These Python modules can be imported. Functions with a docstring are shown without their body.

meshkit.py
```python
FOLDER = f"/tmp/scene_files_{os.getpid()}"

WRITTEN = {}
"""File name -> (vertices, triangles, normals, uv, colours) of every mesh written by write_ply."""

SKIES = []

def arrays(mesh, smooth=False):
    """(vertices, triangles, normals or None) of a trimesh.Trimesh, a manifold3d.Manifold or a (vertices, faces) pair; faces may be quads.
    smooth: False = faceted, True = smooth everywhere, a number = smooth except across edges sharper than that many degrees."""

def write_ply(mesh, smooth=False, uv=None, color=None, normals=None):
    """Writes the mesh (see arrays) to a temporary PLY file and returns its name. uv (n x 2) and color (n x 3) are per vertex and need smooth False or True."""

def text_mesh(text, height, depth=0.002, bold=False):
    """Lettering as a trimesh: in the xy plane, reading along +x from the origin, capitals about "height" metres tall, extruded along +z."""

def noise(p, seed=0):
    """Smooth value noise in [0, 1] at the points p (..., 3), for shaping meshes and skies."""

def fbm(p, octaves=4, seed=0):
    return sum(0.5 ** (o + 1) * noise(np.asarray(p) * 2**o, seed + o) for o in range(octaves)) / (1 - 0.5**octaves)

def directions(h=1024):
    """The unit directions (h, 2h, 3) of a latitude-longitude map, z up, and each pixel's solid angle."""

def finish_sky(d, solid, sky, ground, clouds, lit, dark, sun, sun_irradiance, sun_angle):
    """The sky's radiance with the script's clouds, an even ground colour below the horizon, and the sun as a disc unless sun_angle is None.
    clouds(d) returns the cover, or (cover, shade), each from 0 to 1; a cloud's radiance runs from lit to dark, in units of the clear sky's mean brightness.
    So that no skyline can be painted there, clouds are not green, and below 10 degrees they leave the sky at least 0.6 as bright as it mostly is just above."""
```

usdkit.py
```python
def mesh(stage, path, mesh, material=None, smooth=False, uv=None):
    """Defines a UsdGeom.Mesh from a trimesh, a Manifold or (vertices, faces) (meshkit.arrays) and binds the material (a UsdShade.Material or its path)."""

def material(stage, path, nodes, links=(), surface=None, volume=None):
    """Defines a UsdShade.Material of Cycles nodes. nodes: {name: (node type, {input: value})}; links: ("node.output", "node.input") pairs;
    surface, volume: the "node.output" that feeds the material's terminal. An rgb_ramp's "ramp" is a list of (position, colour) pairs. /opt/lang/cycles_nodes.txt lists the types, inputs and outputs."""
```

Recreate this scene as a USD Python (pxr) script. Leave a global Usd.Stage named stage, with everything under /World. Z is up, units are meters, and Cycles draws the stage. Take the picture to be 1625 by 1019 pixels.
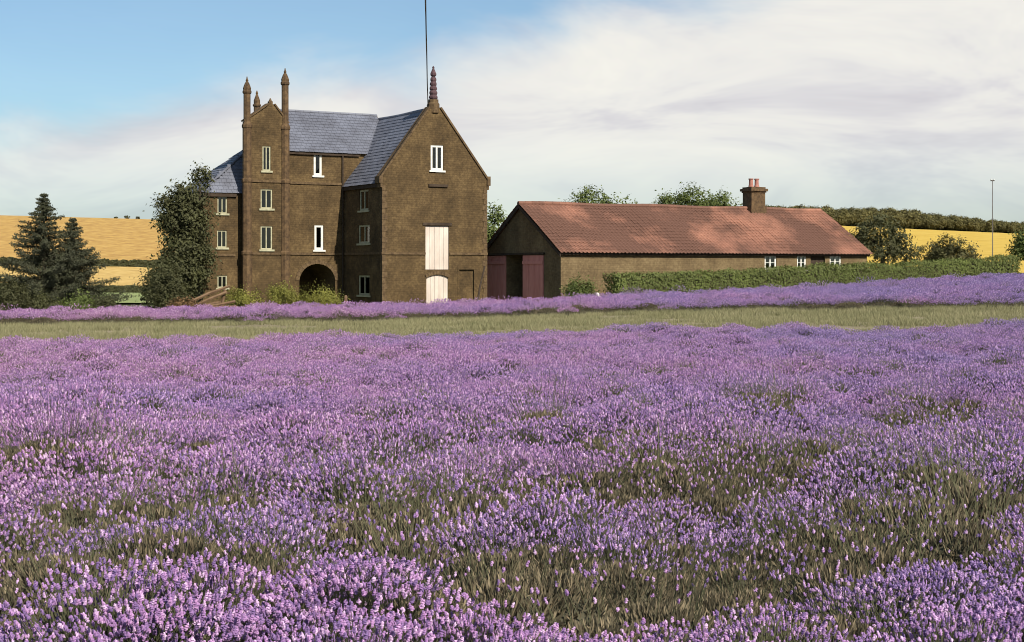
import math, numpy as np, trimesh, usdkit, meshkit
import manifold3d as m3
from pxr import Usd, UsdGeom, UsdLux, UsdShade, Gf, Sdf, Vt

# ------------------------------------------------------------------ camera, sky, sun, exposure
stage = Usd.Stage.CreateInMemory()
UsdGeom.SetStageUpAxis(stage, 'Z'); UsdGeom.SetStageMetersPerUnit(stage, 1.0)
UsdGeom.Xform.Define(stage, '/World'); UsdGeom.Scope.Define(stage, '/World/Looks')
F, CX, HY, ZC = 2400.0, 812.5, 425.0, 2.3
cam = UsdGeom.Camera.Define(stage, '/World/camera')
cam.AddTranslateOp().Set((0, 0, ZC)); cam.AddRotateXOp().Set(90.0)
cam.CreateHorizontalApertureAttr(36.0); cam.CreateFocalLengthAttr(36.0 * F / 1625)
cam.CreateVerticalApertureOffsetAttr(-84.5 / 1625 * 36.0)
cam.CreateExposureAttr(0.5)
SUN_XY, SUN_EL = (0.57, -0.82), math.radians(39)
SKY_STRENGTH, SUN_INTENSITY = 0.10, 1.25
_n = math.hypot(*SUN_XY)
SUN = np.array([SUN_XY[0] / _n * math.cos(SUN_EL), SUN_XY[1] / _n * math.cos(SUN_EL), math.sin(SUN_EL)])
LK = '/World/Looks/'


def mat(name, nodes, links=(), surface='p.BSDF', **k):
    return usdkit.material(stage, LK + name, nodes, links, surface=surface, **k)


def sky_material():
    n = {
        'sky': ('sky_texture', dict(sky_type='single_scattering', sun_disc=False, sun_elevation=SUN_EL, sun_rotation=math.atan2(SUN[0], SUN[1]), air_density=1.0, aerosol_density=0.7, ozone_density=2.0)),
        'tc': ('texture_coordinate', {}),
        'sep': ('separate_xyz', {}),
        'mp': ('mapping', dict(scale=(5.0, 5.0, 13.0), rotation=(0, 0.06, 0))),
        'n1': ('noise_texture', dict(scale=1.0, detail=6.0, roughness=0.55, distortion=0.4)),
        'mp2': ('mapping', dict(scale=(5.0, 5.0, 14.0), rotation=(0, 0.08, 0))),
        'n2': ('noise_texture', dict(scale=1.0, detail=5.0, roughness=0.6, distortion=0.7)),
        # height of the clear patch's edge above the horizon, rising towards +x
        'edge': ('math', dict(math_type='multiply_add', value2=0.20, value3=0.146)),
        'over': ('math', dict(math_type='subtract')),
        'overc': ('clamp', dict(min=-0.055, max=0.05)),
        'k': ('math', dict(math_type='multiply', value2=15.0)),
        'nz': ('math', dict(math_type='multiply_add', value2=1.9, value3=-0.98)),
        'sum': ('math', dict(math_type='subtract')),
        'cov': ('map_range', dict(range_type='smoothstep', from_min=-0.50, from_max=0.42, to_min=0.06, to_max=0.93)),
        # thin veil near the horizon lets some blue through
        'hz': ('map_range', dict(range_type='smoothstep', from_min=0.0, from_max=0.10, to_min=0.38, to_max=1.0)),
        'cov2': ('math', dict(math_type='multiply')),
        'ramp': ('rgb_ramp', dict(ramp=[(0.30, (4.5, 4.25, 4.5)), (0.43, (5.35, 5.15, 5.2)), (0.52, (6.15, 5.95, 5.65)), (0.66, (6.75, 6.5, 5.9))])),
        'blue': ('mix_color', dict(blend_type='multiply', fac=1.0, use_clamp=False)),
        'zs': ('math', dict(math_type='multiply', value2=7.0)), 'zr': ('rgb_ramp', dict(ramp=[(0.0, (0.44, 0.62, 0.68)), (0.8, (0.64, 0.755, 0.80)), (1.0, (0.64, 0.755, 0.80))])),
        'mix': ('mix_color', dict(blend_type='mix', use_clamp=False)),
        'bg': ('background_shader', dict(strength=SKY_STRENGTH)),
    }
    l = [('tc.generated', 'sep.vector'), ('tc.generated', 'mp.vector'), ('mp.vector', 'n1.vector'), ('tc.generated', 'mp2.vector'), ('mp2.vector', 'n2.vector'),
         ('sep.x', 'edge.value1'), ('sep.z', 'over.value1'), ('edge.value', 'over.value2'), ('over.value', 'overc.value'), ('overc.result', 'k.value1'),
         ('n1.fac', 'nz.value1'), ('nz.value', 'sum.value1'), ('k.value', 'sum.value2'), ('sum.value', 'cov.value'),
         ('sep.z', 'hz.value'), ('cov.result', 'cov2.value1'), ('hz.result', 'cov2.value2'),
         ('n2.fac', 'ramp.fac'), ('sky.color', 'blue.a'), ('sep.z', 'zs.value1'), ('zs.value', 'zr.fac'), ('zr.color', 'blue.b'), ('blue.result', 'mix.a'), ('ramp.color', 'mix.b'), ('cov2.value', 'mix.fac'), ('mix.result', 'bg.color')]
    return mat('sky_look', n, l, surface='bg.background')


dome = UsdLux.DomeLight.Define(stage, '/World/sky')
UsdShade.MaterialBindingAPI.Apply(dome.GetPrim()).Bind(sky_material())
dome.GetPrim().SetCustomDataByKey('kind', 'structure')
sun = UsdLux.DistantLight.Define(stage, '/World/sun')
sun.CreateNormalizeAttr(True); sun.CreateIntensityAttr(SUN_INTENSITY); sun.CreateAngleAttr(0.53); sun.CreateColorAttr(Gf.Vec3f(1.0, 0.95, 0.87))
_x = np.cross([0, 0, 1.0], SUN); _x /= np.linalg.norm(_x); _y = np.cross(SUN, _x)
sun.AddTransformOp().Set(Gf.Matrix4d(*[float(a) for a in (*_x, 0, *_y, 0, *SUN, 0, 0, 0, 30, 1)]))

# ------------------------------------------------------------------ helpers
RNG = np.random.default_rng
used = {}


def path(parent, name):
    base = (str(parent.GetPath()) if parent is not None else '/World') + '/' + name
    k = used.get(base, 0); used[base] = k + 1
    return base if k == 0 else f'{base}_{k:03d}'


def tag(p, label=None, cat=None, group=None, kind=None):
    for a, b in (('label', label), ('category', cat), ('group', group), ('kind', kind)):
        if b: p.SetCustomDataByKey(a, b)
    return p


def thing(name, label, cat, loc=(0, 0, 0), rz=0.0, group=None, kind=None, parent=None):
    x = UsdGeom.Xform.Define(stage, path(parent, name))
    if parent is None:
        x.AddTranslateOp().Set(Gf.Vec3d(*map(float, loc))); x.AddRotateZOp().Set(float(rz))
    return tag(x.GetPrim(), label, cat, group, kind)


def sub(name, parent):
    return UsdGeom.Xform.Define(stage, path(parent, name)).GetPrim()


def obj(name, mesh, material, parent=None, smooth=False, **k):
    return tag(usdkit.mesh(stage, path(parent, name), mesh, material, smooth).GetPrim(), **k)


def tone(prim, values):
    UsdGeom.PrimvarsAPI(prim).CreatePrimvar('tone', Sdf.ValueTypeNames.FloatArray, 'vertex').Set(Vt.FloatArray.FromNumpy(np.asarray(values, np.float32)))


def tm(v, f):
    return trimesh.Trimesh(np.asarray(v, float), np.asarray(f, int), process=False)


def cat_(*ms):
    ms = [to_tm(m) for m in (ms[0] if len(ms) == 1 and isinstance(ms[0], (list, tuple)) else ms)]
    return trimesh.util.concatenate(ms)


def to_tm(m):
    if hasattr(m, 'to_mesh'):
        a = m.to_mesh(); return tm(a.vert_properties[:, :3], a.tri_verts)
    return m


def box(a, b):
    a, b = np.minimum(a, b), np.maximum(a, b)
    return m3.Manifold.cube([float(x) for x in b - a]).translate([float(x) for x in a])


def prism_v(poly, v0, v1):      # (u, z) outline pulled along v
    m = m3.CrossSection([np.asarray(poly, float)], m3.FillRule.Positive if area(poly) > 0 else m3.FillRule.Negative).extrude(v1 - v0)
    return m.transform(np.array([[1, 0, 0, 0], [0, 0, 1, v0], [0, 1, 0, 0]], float))


def prism_u(poly, u0, u1):      # (v, z) outline pulled along u
    m = m3.CrossSection([np.asarray(poly, float)], m3.FillRule.Positive if area(poly) > 0 else m3.FillRule.Negative).extrude(u1 - u0)
    return m.transform(np.array([[0, 0, 1, u0], [1, 0, 0, 0], [0, 1, 0, 0]], float))


def area(p):
    p = np.asarray(p, float); q = np.roll(p, -1, 0)
    return 0.5 * np.sum(p[:, 0] * q[:, 1] - q[:, 0] * p[:, 1])


def lathe(profile, n=8, phase=None, at=(0, 0)):
    pr = np.asarray(profile, float); a = np.arange(n) * 2 * np.pi / n + (np.pi / n if phase is None else phase)
    v = np.stack([np.outer(pr[:, 0], np.cos(a)) + at[0], np.outer(pr[:, 0], np.sin(a)) + at[1], np.repeat(pr[:, 1:2], n, 1)], -1).reshape(-1, 3)
    f = []
    for i in range(len(pr) - 1):
        for j in range(n):
            p, q, r, s = i * n + j, i * n + (j + 1) % n, (i + 1) * n + (j + 1) % n, (i + 1) * n + j
            f += [[p, q, r], [p, r, s]]
    for i, flip in ((0, True), (len(pr) - 1, False)):
        c = len(v); v = np.vstack([v, [[at[0], at[1], pr[i, 1]]]])
        for j in range(n):
            t = [i * n + j, i * n + (j + 1) % n, c]
            f.append(t[::-1] if flip else t)
    return tm(v, f)


def tube(pts, radii, n=6):
    p = np.asarray(pts, float); r = np.broadcast_to(np.asarray(radii, float), (len(p),))
    t = np.gradient(p, axis=0); t /= np.linalg.norm(t, axis=1, keepdims=True) + 1e-9
    ref = np.where(np.abs(t[:, 2:]) < 0.9, [[0, 0, 1.0]], [[1.0, 0, 0]])
    a = np.cross(t, ref); a /= np.linalg.norm(a, axis=1, keepdims=True) + 1e-9; b = np.cross(t, a)
    g = np.arange(n) * 2 * np.pi / n
    v = (p[:, None] + r[:, None, None] * (np.cos(g)[None, :, None] * a[:, None] + np.sin(g)[None, :, None] * b[:, None])).reshape(-1, 3)
    f = []
    for i in range(len(p) - 1):
        for j in range(n):
            q = [i * n + j, i * n + (j + 1) % n, (i + 1) * n + (j + 1) % n, (i + 1) * n + j]
            f += [[q[0], q[2], q[1]], [q[0], q[3], q[2]]]
    c = len(v); v = np.vstack([v, p[:1], p[-1:]])
    for j in range(n):
        f += [[j, (j + 1) % n, c], [(len(p) - 1) * n + (j + 1) % n, (len(p) - 1) * n + j, c + 1]]
    return tm(v, f)


def smoothstep(a, b, x):
    t = np.clip((np.asarray(x, float) - a) / (b - a), 0, 1)
    return t * t * (3 - 2 * t)


# ------------------------------------------------------------------ terrain
def px_of(X, Y):
    return CX + F * X / np.maximum(Y, 60.0)


def near_z(X, Y):
    h = np.interp(X, [-400, -6, 0, 4.4, 13.8, 20, 30, 60, 400], [0, 0, 0.2, 0.47, 0.78, 1.0, 1.45, 2.4, 5.0])
    a = np.interp(Y, [-50, 8, 39, 62, 85, 120], [0.1, 0.15, 0.40, 0.75, 1.0, 1.05])
    return h * a


def terrain(X, Y):
    X, Y = np.asarray(X, float), np.asarray(Y, float)
    px = px_of(X, Y)
    wl, wr = 1 - smoothstep(300, 720, px), smoothstep(880, 1230, px)
    far = np.clip((Y - 300) / 400, 0, 1)
    L = np.interp(Y, [85, 150, 250, 400, 480, 560, 640, 760, 900, 960, 1100, 1600, 3000], [0, -1.2, -2.8, -3.7, -0.9, 3.6, 9.6, 20.0, 30.6, 31.8, 30, 10, -20]) - 0.027 * np.clip(X + 207, -300, 150) * far
    R = np.interp(Y, [90, 150, 200, 400, 600, 660, 760, 1000, 1600, 3000], [1.3, 2.2, 3.4, 8.4, 16.2, 18.6, 20.5, 19, 8, -20]) - 0.05 * np.clip(X - 185, -90, 150) * far
    M = np.interp(Y, [90, 400, 900, 1600, 3000], [0.4, 0.3, 6.0, 4.0, -20])
    hill = L * wl + R * wr + M * np.clip(1 - wl - wr, 0, 1)
    w = smoothstep(88, 150, Y)
    return near_z(X, Y) * (1 - w) + hill * w


def at(px, py, Y):
    return np.array([(px - CX) / F * Y, Y, ZC + (HY - py) / F * Y])


def on_ground(px, Y):
    X = (px - CX) / F * Y
    return np.array([X, Y, float(terrain(X, Y))])


def spaced(a, b, first, grow, dense_to):
    xs = [0.0]
    step = first
    while xs[-1] < b:
        if xs[-1] > dense_to: step *= grow
        xs.append(xs[-1] + step)
    return np.array(xs)


def grid(X, Y, lift=0.0, zf=terrain):
    Z = zf(X, Y) + lift
    h, w = X.shape
    v = np.stack([X, Y, Z], -1).reshape(-1, 3)
    i, j = np.meshgrid(np.arange(h - 1), np.arange(w - 1), indexing='ij')
    q = np.stack([i * w + j, i * w + j + 1, (i + 1) * w + j + 1, (i + 1) * w + j], -1).reshape(-1, 4)
    return tm(v, np.vstack([q[:, [0, 1, 2]], q[:, [0, 2, 3]]]))


def sheet(x0, x1, Ys, n, lift):     # x0, x1: functions of Y
    Ys = np.asarray(Ys, float); t = np.linspace(0, 1, n)
    a, b = np.array([x0(y) for y in Ys]), np.array([x1(y) for y in Ys])
    return grid(a[:, None] * (1 - t) + b[:, None] * t, np.repeat(Ys[:, None], n, 1), lift)


# ------------------------------------------------------------------ materials
def noisy(name, stops, scale=3.0, detail=6.0, rough=0.9, bump=0.0, bdist=0.02, island=0.0, coord='geometry.position', spec=0.2, stretch=None, translucent=0.0, toned=False):
    """Base colour from a noise through a ramp; island > 0 mixes in a value per loose piece."""
    src, out = coord.split('.')
    if not any(w in name for w in ('leaves', 'needles', 'lavender', 'grass')): stops = [(a, tuple(0.88 * x for x in c)) for a, c in stops]
    n = {'g': (src, {}), 'nz': ('noise_texture', dict(scale=scale, detail=detail, roughness=0.62)), 'r': ('rgb_ramp', dict(ramp=stops)),
         'p': ('principled_bsdf', dict(roughness=rough, specular_ior_level=spec))}
    l = []
    if stretch:
        n['mp'] = ('mapping', dict(scale=stretch)); l += [(f'g.{out}', 'mp.vector'), ('mp.vector', 'nz.vector')]
    else:
        l += [(f'g.{out}', 'nz.vector')]
    fac = 'nz.fac'
    if island > 0:
        # copies of a scattered mesh carry their pieces' tone with them
        n['gi'] = ('attribute', dict(attribute='tone')) if toned else ('geometry', {}); n['mx'] = ('mix_float', dict(fac=island))
        l += [('nz.fac', 'mx.a'), ('gi.fac' if toned else 'gi.random_per_island', 'mx.b')]; fac = 'mx.result'
    l += [(fac, 'r.fac'), ('r.color', 'p.base_color')]
    if bump > 0:
        n['nb'] = ('noise_texture', dict(scale=scale * 4, detail=6.0, roughness=0.7)); n['b'] = ('bump', dict(strength=bump, distance=bdist))
        l += [(l[0][0] if not stretch else 'mp.vector', 'nb.vector'), ('nb.fac', 'b.height'), ('b.normal', 'p.normal')]
    surf = 'p.BSDF'
    if translucent > 0:
        n['t'] = ('translucent_bsdf', {}); n['mc'] = ('mix_closure', dict(fac=translucent))
        l += [('r.color', 't.color'), ('p.BSDF', 'mc.closure1'), ('t.BSDF', 'mc.closure2')]; surf = 'mc.closure'
    return mat(name, n, l, surface=surf)


def stone(name, dark, mid, light, mortar, brick=(2.2, 0.55)):
    """Rough carstone laid in small courses."""
    dark, mid, light = (tuple(0.88 * x for x in c) for c in (dark, mid, light))
    n = {'g': ('texture_coordinate', {}), 'ge': ('geometry', {}),
         'sx': ('separate_xyz', {}), 'hx': ('math', dict(math_type='add')), 'cx': ('combine_xyz', {}),
         'n0': ('noise_texture', dict(scale=0.8, detail=8.0, roughness=0.68)),
         'n1': ('noise_texture', dict(scale=7.0, detail=7.0, roughness=0.7)),
         'ba': ('math', dict(math_type='multiply_add', value2=0.55, value3=0.0)), 'bb': ('math', dict(math_type='multiply_add', value2=0.45)),
         'r': ('rgb_ramp', dict(ramp=[(0.32, dark), (0.5, mid), (0.68, light)])),
         'br': ('brick_texture', dict(scale=1.0, color1=(1.0, 1.0, 1.0), color2=(0.80, 0.78, 0.75), mortar=mortar, mortar_size=0.010, mortar_smooth=0.8, brick_width=0.30, row_height=0.115, bias=-0.1)),
         'mu': ('mix_color', dict(blend_type='multiply', fac=0.42)),
         'hm': ('math', dict(math_type='multiply_add', value2=0.5)),
         'b': ('bump', dict(strength=0.5, distance=0.03, invert=True)), 'p': ('principled_bsdf', dict(roughness=0.95, specular_ior_level=0.12))}
    l = [('g.object', 'sx.vector'), ('sx.x', 'hx.value1'), ('sx.y', 'hx.value2'), ('hx.value', 'cx.x'), ('sx.z', 'cx.y'), ('cx.vector', 'br.vector'),
         ('g.object', 'n0.vector'), ('g.object', 'n1.vector'), ('n0.fac', 'ba.value1'), ('n1.fac', 'bb.value1'), ('ba.value', 'bb.value3'), ('bb.value', 'r.fac'),
         ('r.color', 'mu.a'), ('br.color', 'mu.b'), ('mu.result', 'p.base_color'),
         ('n1.fac', 'hm.value1'), ('br.fac', 'hm.value3'), ('hm.value', 'b.height'), ('b.normal', 'p.normal')]
    return mat(name, n, l)


M = {}
M['carstone'] = stone('carstone', (0.035, 0.025, 0.014), (0.098, 0.064, 0.030), (0.21, 0.140, 0.062), (0.80, 0.76, 0.70))
M['barn_stone'] = stone('barn_stone', (0.075, 0.050, 0.027), (0.168, 0.118, 0.060), (0.28, 0.205, 0.105), (0.80, 0.76, 0.70))
M['dressed'] = noisy('dressed_stone', [(0.3, (0.055, 0.034, 0.018)), (0.7, (0.165, 0.108, 0.052))], scale=6, bump=0.3, coord='texture_coordinate.object')
M['turret'] = noisy('turret_stone', [(0.3, (0.048, 0.030, 0.017)), (0.7, (0.16, 0.098, 0.046))], scale=5, bump=0.35, coord='texture_coordinate.object')
M['finial'] = noisy('finial_stone', [(0.3, (0.05, 0.030, 0.034)), (0.7, (0.13, 0.075, 0.076))], scale=8, bump=0.3, coord='texture_coordinate.object')
M['slate'] = noisy('slate', [(0.2, (0.095, 0.096, 0.112)), (0.5, (0.175, 0.184, 0.22)), (0.8, (0.28, 0.30, 0.37))], scale=0.9, rough=0.55, island=0.3, coord='texture_coordinate.object', spec=0.4, bump=0.15, bdist=0.01)
M['deck'] = noisy('roof_deck', [(0.3, (0.03, 0.028, 0.026)), (0.7, (0.05, 0.045, 0.04))], scale=4)
M['pantile'] = noisy('pantile', [(0.30, (0.15, 0.076, 0.052)), (0.41, (0.34, 0.160, 0.104)), (0.51, (0.53, 0.255, 0.160)), (0.66, (0.68, 0.41, 0.275))], scale=0.33, detail=9, rough=0.9, island=0.36, coord='texture_coordinate.object', bump=0.2, bdist=0.01)
M['white'] = noisy('white_paint', [(0.3, (0.60, 0.57, 0.48)), (0.7, (0.76, 0.73, 0.65))], scale=5, rough=0.6, coord='texture_coordinate.object')
M['cream'] = noisy('weathered_cream_paint', [(0.3, (0.30, 0.28, 0.17)), (0.7, (0.46, 0.43, 0.28))], scale=5, rough=0.7, coord='texture_coordinate.object')
M['door_white'] = noisy('pale_door_paint', [(0.25, (0.52, 0.43, 0.35)), (0.45, (0.68, 0.58, 0.48)), (0.75, (0.76, 0.67, 0.57))], scale=2.0, rough=0.6, island=0.3, coord='texture_coordinate.object', stretch=(1, 1, 0.3))
M['red_wood'] = noisy('red_door_paint', [(0.3, (0.52, 0.205, 0.165)), (0.7, (0.68, 0.31, 0.25))], scale=3, rough=0.7, island=0.25, coord='texture_coordinate.object', stretch=(2, 2, 0.4))
M['dark'] = noisy('dark_interior', [(0.3, (0.012, 0.010, 0.008)), (0.7, (0.025, 0.02, 0.016))], scale=3)
M['timber'] = noisy('old_timber', [(0.3, (0.14, 0.085, 0.045)), (0.7, (0.34, 0.22, 0.13))], scale=4, rough=0.85, island=0.3, stretch=(1, 1, 1), bump=0.3)
M['darkwood'] = noisy('dark_timber', [(0.3, (0.03, 0.02, 0.013)), (0.7, (0.07, 0.048, 0.03))], scale=4, rough=0.85)
M['pot'] = noisy('chimney_pot_clay', [(0.3, (0.30, 0.12, 0.09)), (0.7, (0.42, 0.20, 0.15))], scale=6)
M['bark'] = noisy('bark', [(0.3, (0.035, 0.026, 0.018)), (0.7, (0.10, 0.075, 0.05))], scale=6, bump=0.6, stretch=(1, 1, 0.25))
M['cable'] = noisy('cable_black', [(0.3, (0.012, 0.012, 0.014)), (0.7, (0.03, 0.03, 0.034))], scale=3, rough=0.5)
M['pole'] = noisy('grey_pole_wood', [(0.3, (0.10, 0.085, 0.075)), (0.7, (0.20, 0.17, 0.15))], scale=4, stretch=(1, 1, 0.2))
M['glass'] = mat('window_glass', {'f': ('fresnel', dict(IOR=1.5)), 't': ('transparent_bsdf', dict(color=(0.55, 0.58, 0.58))), 'g': ('glossy_bsdf', dict(color=(0.9, 0.9, 0.9), roughness=0.03)), 'm': ('mix_closure', {})},
                 [('f.fac', 'm.fac'), ('t.BSDF', 'm.closure1'), ('g.BSDF', 'm.closure2')], surface='m.closure')


def leaf_mat(name, dark, mid, light, tr=0.3, scale=0.9, **k):
    return noisy(name, [(0.25, dark), (0.5, mid), (0.75, light)], scale=scale, rough=0.65, island=0.5, translucent=tr, spec=0.25, **k)


M['leaf_dark'] = leaf_mat('dark_leaves', (0.072, 0.072, 0.029), (0.155, 0.16, 0.055), (0.36, 0.36, 0.095))
M['needle'] = leaf_mat('conifer_needles', (0.058, 0.060, 0.032), (0.115, 0.122, 0.058), (0.22, 0.22, 0.085), 0.2)
M['leaf_mid'] = leaf_mat('mid_green_leaves', (0.11, 0.135, 0.036), (0.25, 0.30, 0.072), (0.55, 0.57, 0.13))
M['leaf_olive'] = leaf_mat('olive_leaves', (0.10, 0.092, 0.036), (0.18, 0.172, 0.056), (0.29, 0.27, 0.080))
M['leaf_bright'] = leaf_mat('yellow_green_leaves', (0.20, 0.195, 0.040), (0.42, 0.39, 0.070), (0.60, 0.54, 0.11))
M['leaf_hedge'] = leaf_mat('hedge_leaves', (0.125, 0.145, 0.040), (0.275, 0.335, 0.078), (0.50, 0.56, 0.12))
M['leaf_rust'] = leaf_mat('rusty_dry_leaves', (0.17, 0.10, 0.045), (0.30, 0.18, 0.08), (0.44, 0.29, 0.14))
M['leaf_wood'] = leaf_mat('distant_wood_leaves', (0.075, 0.066, 0.028), (0.145, 0.128, 0.046), (0.24, 0.21, 0.070), scale=0.15, toned=True)
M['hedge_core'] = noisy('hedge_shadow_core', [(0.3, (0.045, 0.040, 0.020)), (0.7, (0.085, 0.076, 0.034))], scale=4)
M['ground'] = noisy('meadow_ground', [(0.3, (0.055, 0.065, 0.022)), (0.5, (0.085, 0.095, 0.03)), (0.7, (0.13, 0.13, 0.05))], scale=0.35, detail=8, bump=0.4)
M['soil'] = noisy('field_soil', [(0.3, (0.045, 0.032, 0.022)), (0.7, (0.10, 0.072, 0.048))], scale=2.5, detail=8, bump=0.6, bdist=0.05)
M['track'] = noisy('dry_grass_track', [(0.28, (0.16, 0.13, 0.075)), (0.5, (0.235, 0.195, 0.115)), (0.72, (0.31, 0.255, 0.16))], scale=0.5, detail=8, bump=0.5, bdist=0.05, stretch=(0.35, 1, 1))
M['wheat'] = noisy('ripe_wheat_gold', [(0.38, (0.37, 0.21, 0.060)), (0.5, (0.47, 0.28, 0.075)), (0.62, (0.55, 0.345, 0.10))], scale=0.22, detail=9, bump=0.3, bdist=0.3)
M['wheat_pale'] = noisy('ripe_wheat_light', [(0.38, (0.46, 0.29, 0.09)), (0.5, (0.56, 0.37, 0.11)), (0.62, (0.64, 0.44, 0.15))], scale=0.22, detail=9, bump=0.3, bdist=0.3)
M['rape'] = noisy('bright_yellow_crop', [(0.38, (0.50, 0.32, 0.05)), (0.5, (0.58, 0.385, 0.062)), (0.62, (0.64, 0.44, 0.085))], scale=0.2, detail=9, bump=0.3, bdist=0.3)
M['pasture'] = noisy('pale_pasture', [(0.3, (0.20, 0.24, 0.075)), (0.7, (0.30, 0.33, 0.12))], scale=0.06, detail=8, bump=0.3, bdist=0.1)


def bloom_mat():
    n = {'g': ('geometry', {}), 'nz': ('noise_texture', dict(scale=0.22, detail=4.0)), 'sx': ('separate_xyz', {}),
         'tilt': ('math', dict(math_type='multiply_add', value2=-0.012)),   # pinker plants to the west of the field, bluer to the east
         'm1': ('mix_float', dict(fac=0.30)), 
         'r': ('rgb_ramp', dict(ramp=[(0.22, (0.305, 0.235, 0.47)), (0.42, (0.375, 0.245, 0.465)), (0.58, (0.45, 0.24, 0.45)), (0.78, (0.515, 0.30, 0.455))])),
         'gi': ('attribute', dict(attribute='tone')), 'vr': ('rgb_ramp', dict(ramp=[(0.0, (0.55,) * 3), (0.5, (0.92,) * 3), (0.8, (1.15,) * 3), (1.0, (1.5,) * 3)])),
         'sr': ('rgb_ramp', dict(ramp=[(0.0, (1.15,) * 3), (0.75, (1.0,) * 3), (1.0, (0.62,) * 3)])), 'vb': ('rgb_to_bw', {}), 'sb': ('rgb_to_bw', {}), 'h': ('hsv', {}),
         'st': ('math', dict(math_type='less_than', value2=-0.5)), 'mx': ('mix_color', dict(b=(0.115, 0.115, 0.06))),
         'p': ('principled_bsdf', dict(roughness=0.85, specular_ior_level=0.1)), 't': ('translucent_bsdf', {}), 'mc': ('mix_closure', dict(fac=0.25))}
    l = [('g.position', 'nz.vector'), ('g.position', 'sx.vector'), ('sx.x', 'tilt.value1'), ('nz.fac', 'tilt.value3'), ('tilt.value', 'm1.a'), ('gi.fac', 'm1.b'),
         ('m1.result', 'r.fac'), ('r.color', 'h.color'), ('gi.fac', 'vr.fac'), ('gi.fac', 'sr.fac'), ('vr.color', 'vb.color'), ('sr.color', 'sb.color'), ('vb.val', 'h.value'), ('sb.val', 'h.saturation'),
         ('gi.fac', 'st.value1'), ('st.value', 'mx.fac'), ('h.color', 'mx.a'), ('mx.result', 'p.base_color'), ('mx.result', 't.color'), ('p.BSDF', 'mc.closure1'), ('t.BSDF', 'mc.closure2')]
    return mat('lavender_bloom', n, l, surface='mc.closure')


M['bloom'] = bloom_mat()
M['lav_leaf'] = noisy('lavender_foliage', [(0.25, (0.068, 0.058, 0.036)), (0.5, (0.130, 0.108, 0.066)), (0.75, (0.26, 0.205, 0.125))], scale=1.2, rough=0.8, island=0.6, toned=True, translucent=0.15, spec=0.15)
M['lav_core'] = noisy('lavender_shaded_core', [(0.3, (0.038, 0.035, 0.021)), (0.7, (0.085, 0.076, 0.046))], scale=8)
M['grass_blade'] = noisy('dry_grass_blades', [(0.25, (0.155, 0.155, 0.070)), (0.5, (0.25, 0.235, 0.118)), (0.75, (0.37, 0.325, 0.185))], scale=0.35, rough=0.8, island=0.4, toned=True, translucent=0.25)

# ------------------------------------------------------------------ ground and fields
_xs = spaced(0, 1800, 1.5, 1.07, 60); _xs = np.concatenate([-_xs[:0:-1], _xs])
_yp = spaced(0, 3200, 1.0, 1.022, 110); _ys = np.concatenate([-spaced(0, 160, 4, 1.1, 20)[:0:-1], _yp])
_X, _Y = np.meshgrid(_xs, _ys)
obj('ground', grid(_X, _Y), M['ground'], smooth=True, kind='structure')


def edge_front(X):  # far edge of the front lavender field
    return np.interp(X, [-16, -12.7, -3.5, 1.5, 6.6, 9.5, 13.5, 17], [37.4, 37.6, 39.3, 40.6, 40.8, 38.6, 40.2, 40.5]) + 0.25 * np.sin(X * 1.9)


def edge_back0(X):  # near edge of the back strip
    return np.interp(X, [-30, -21, -12, -3, 2, 10, 20, 30], [57, 58, 61, 64, 62.5, 62, 58.5, 58]) + 0.25 * np.sin(X * 1.3 + 1)


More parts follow.
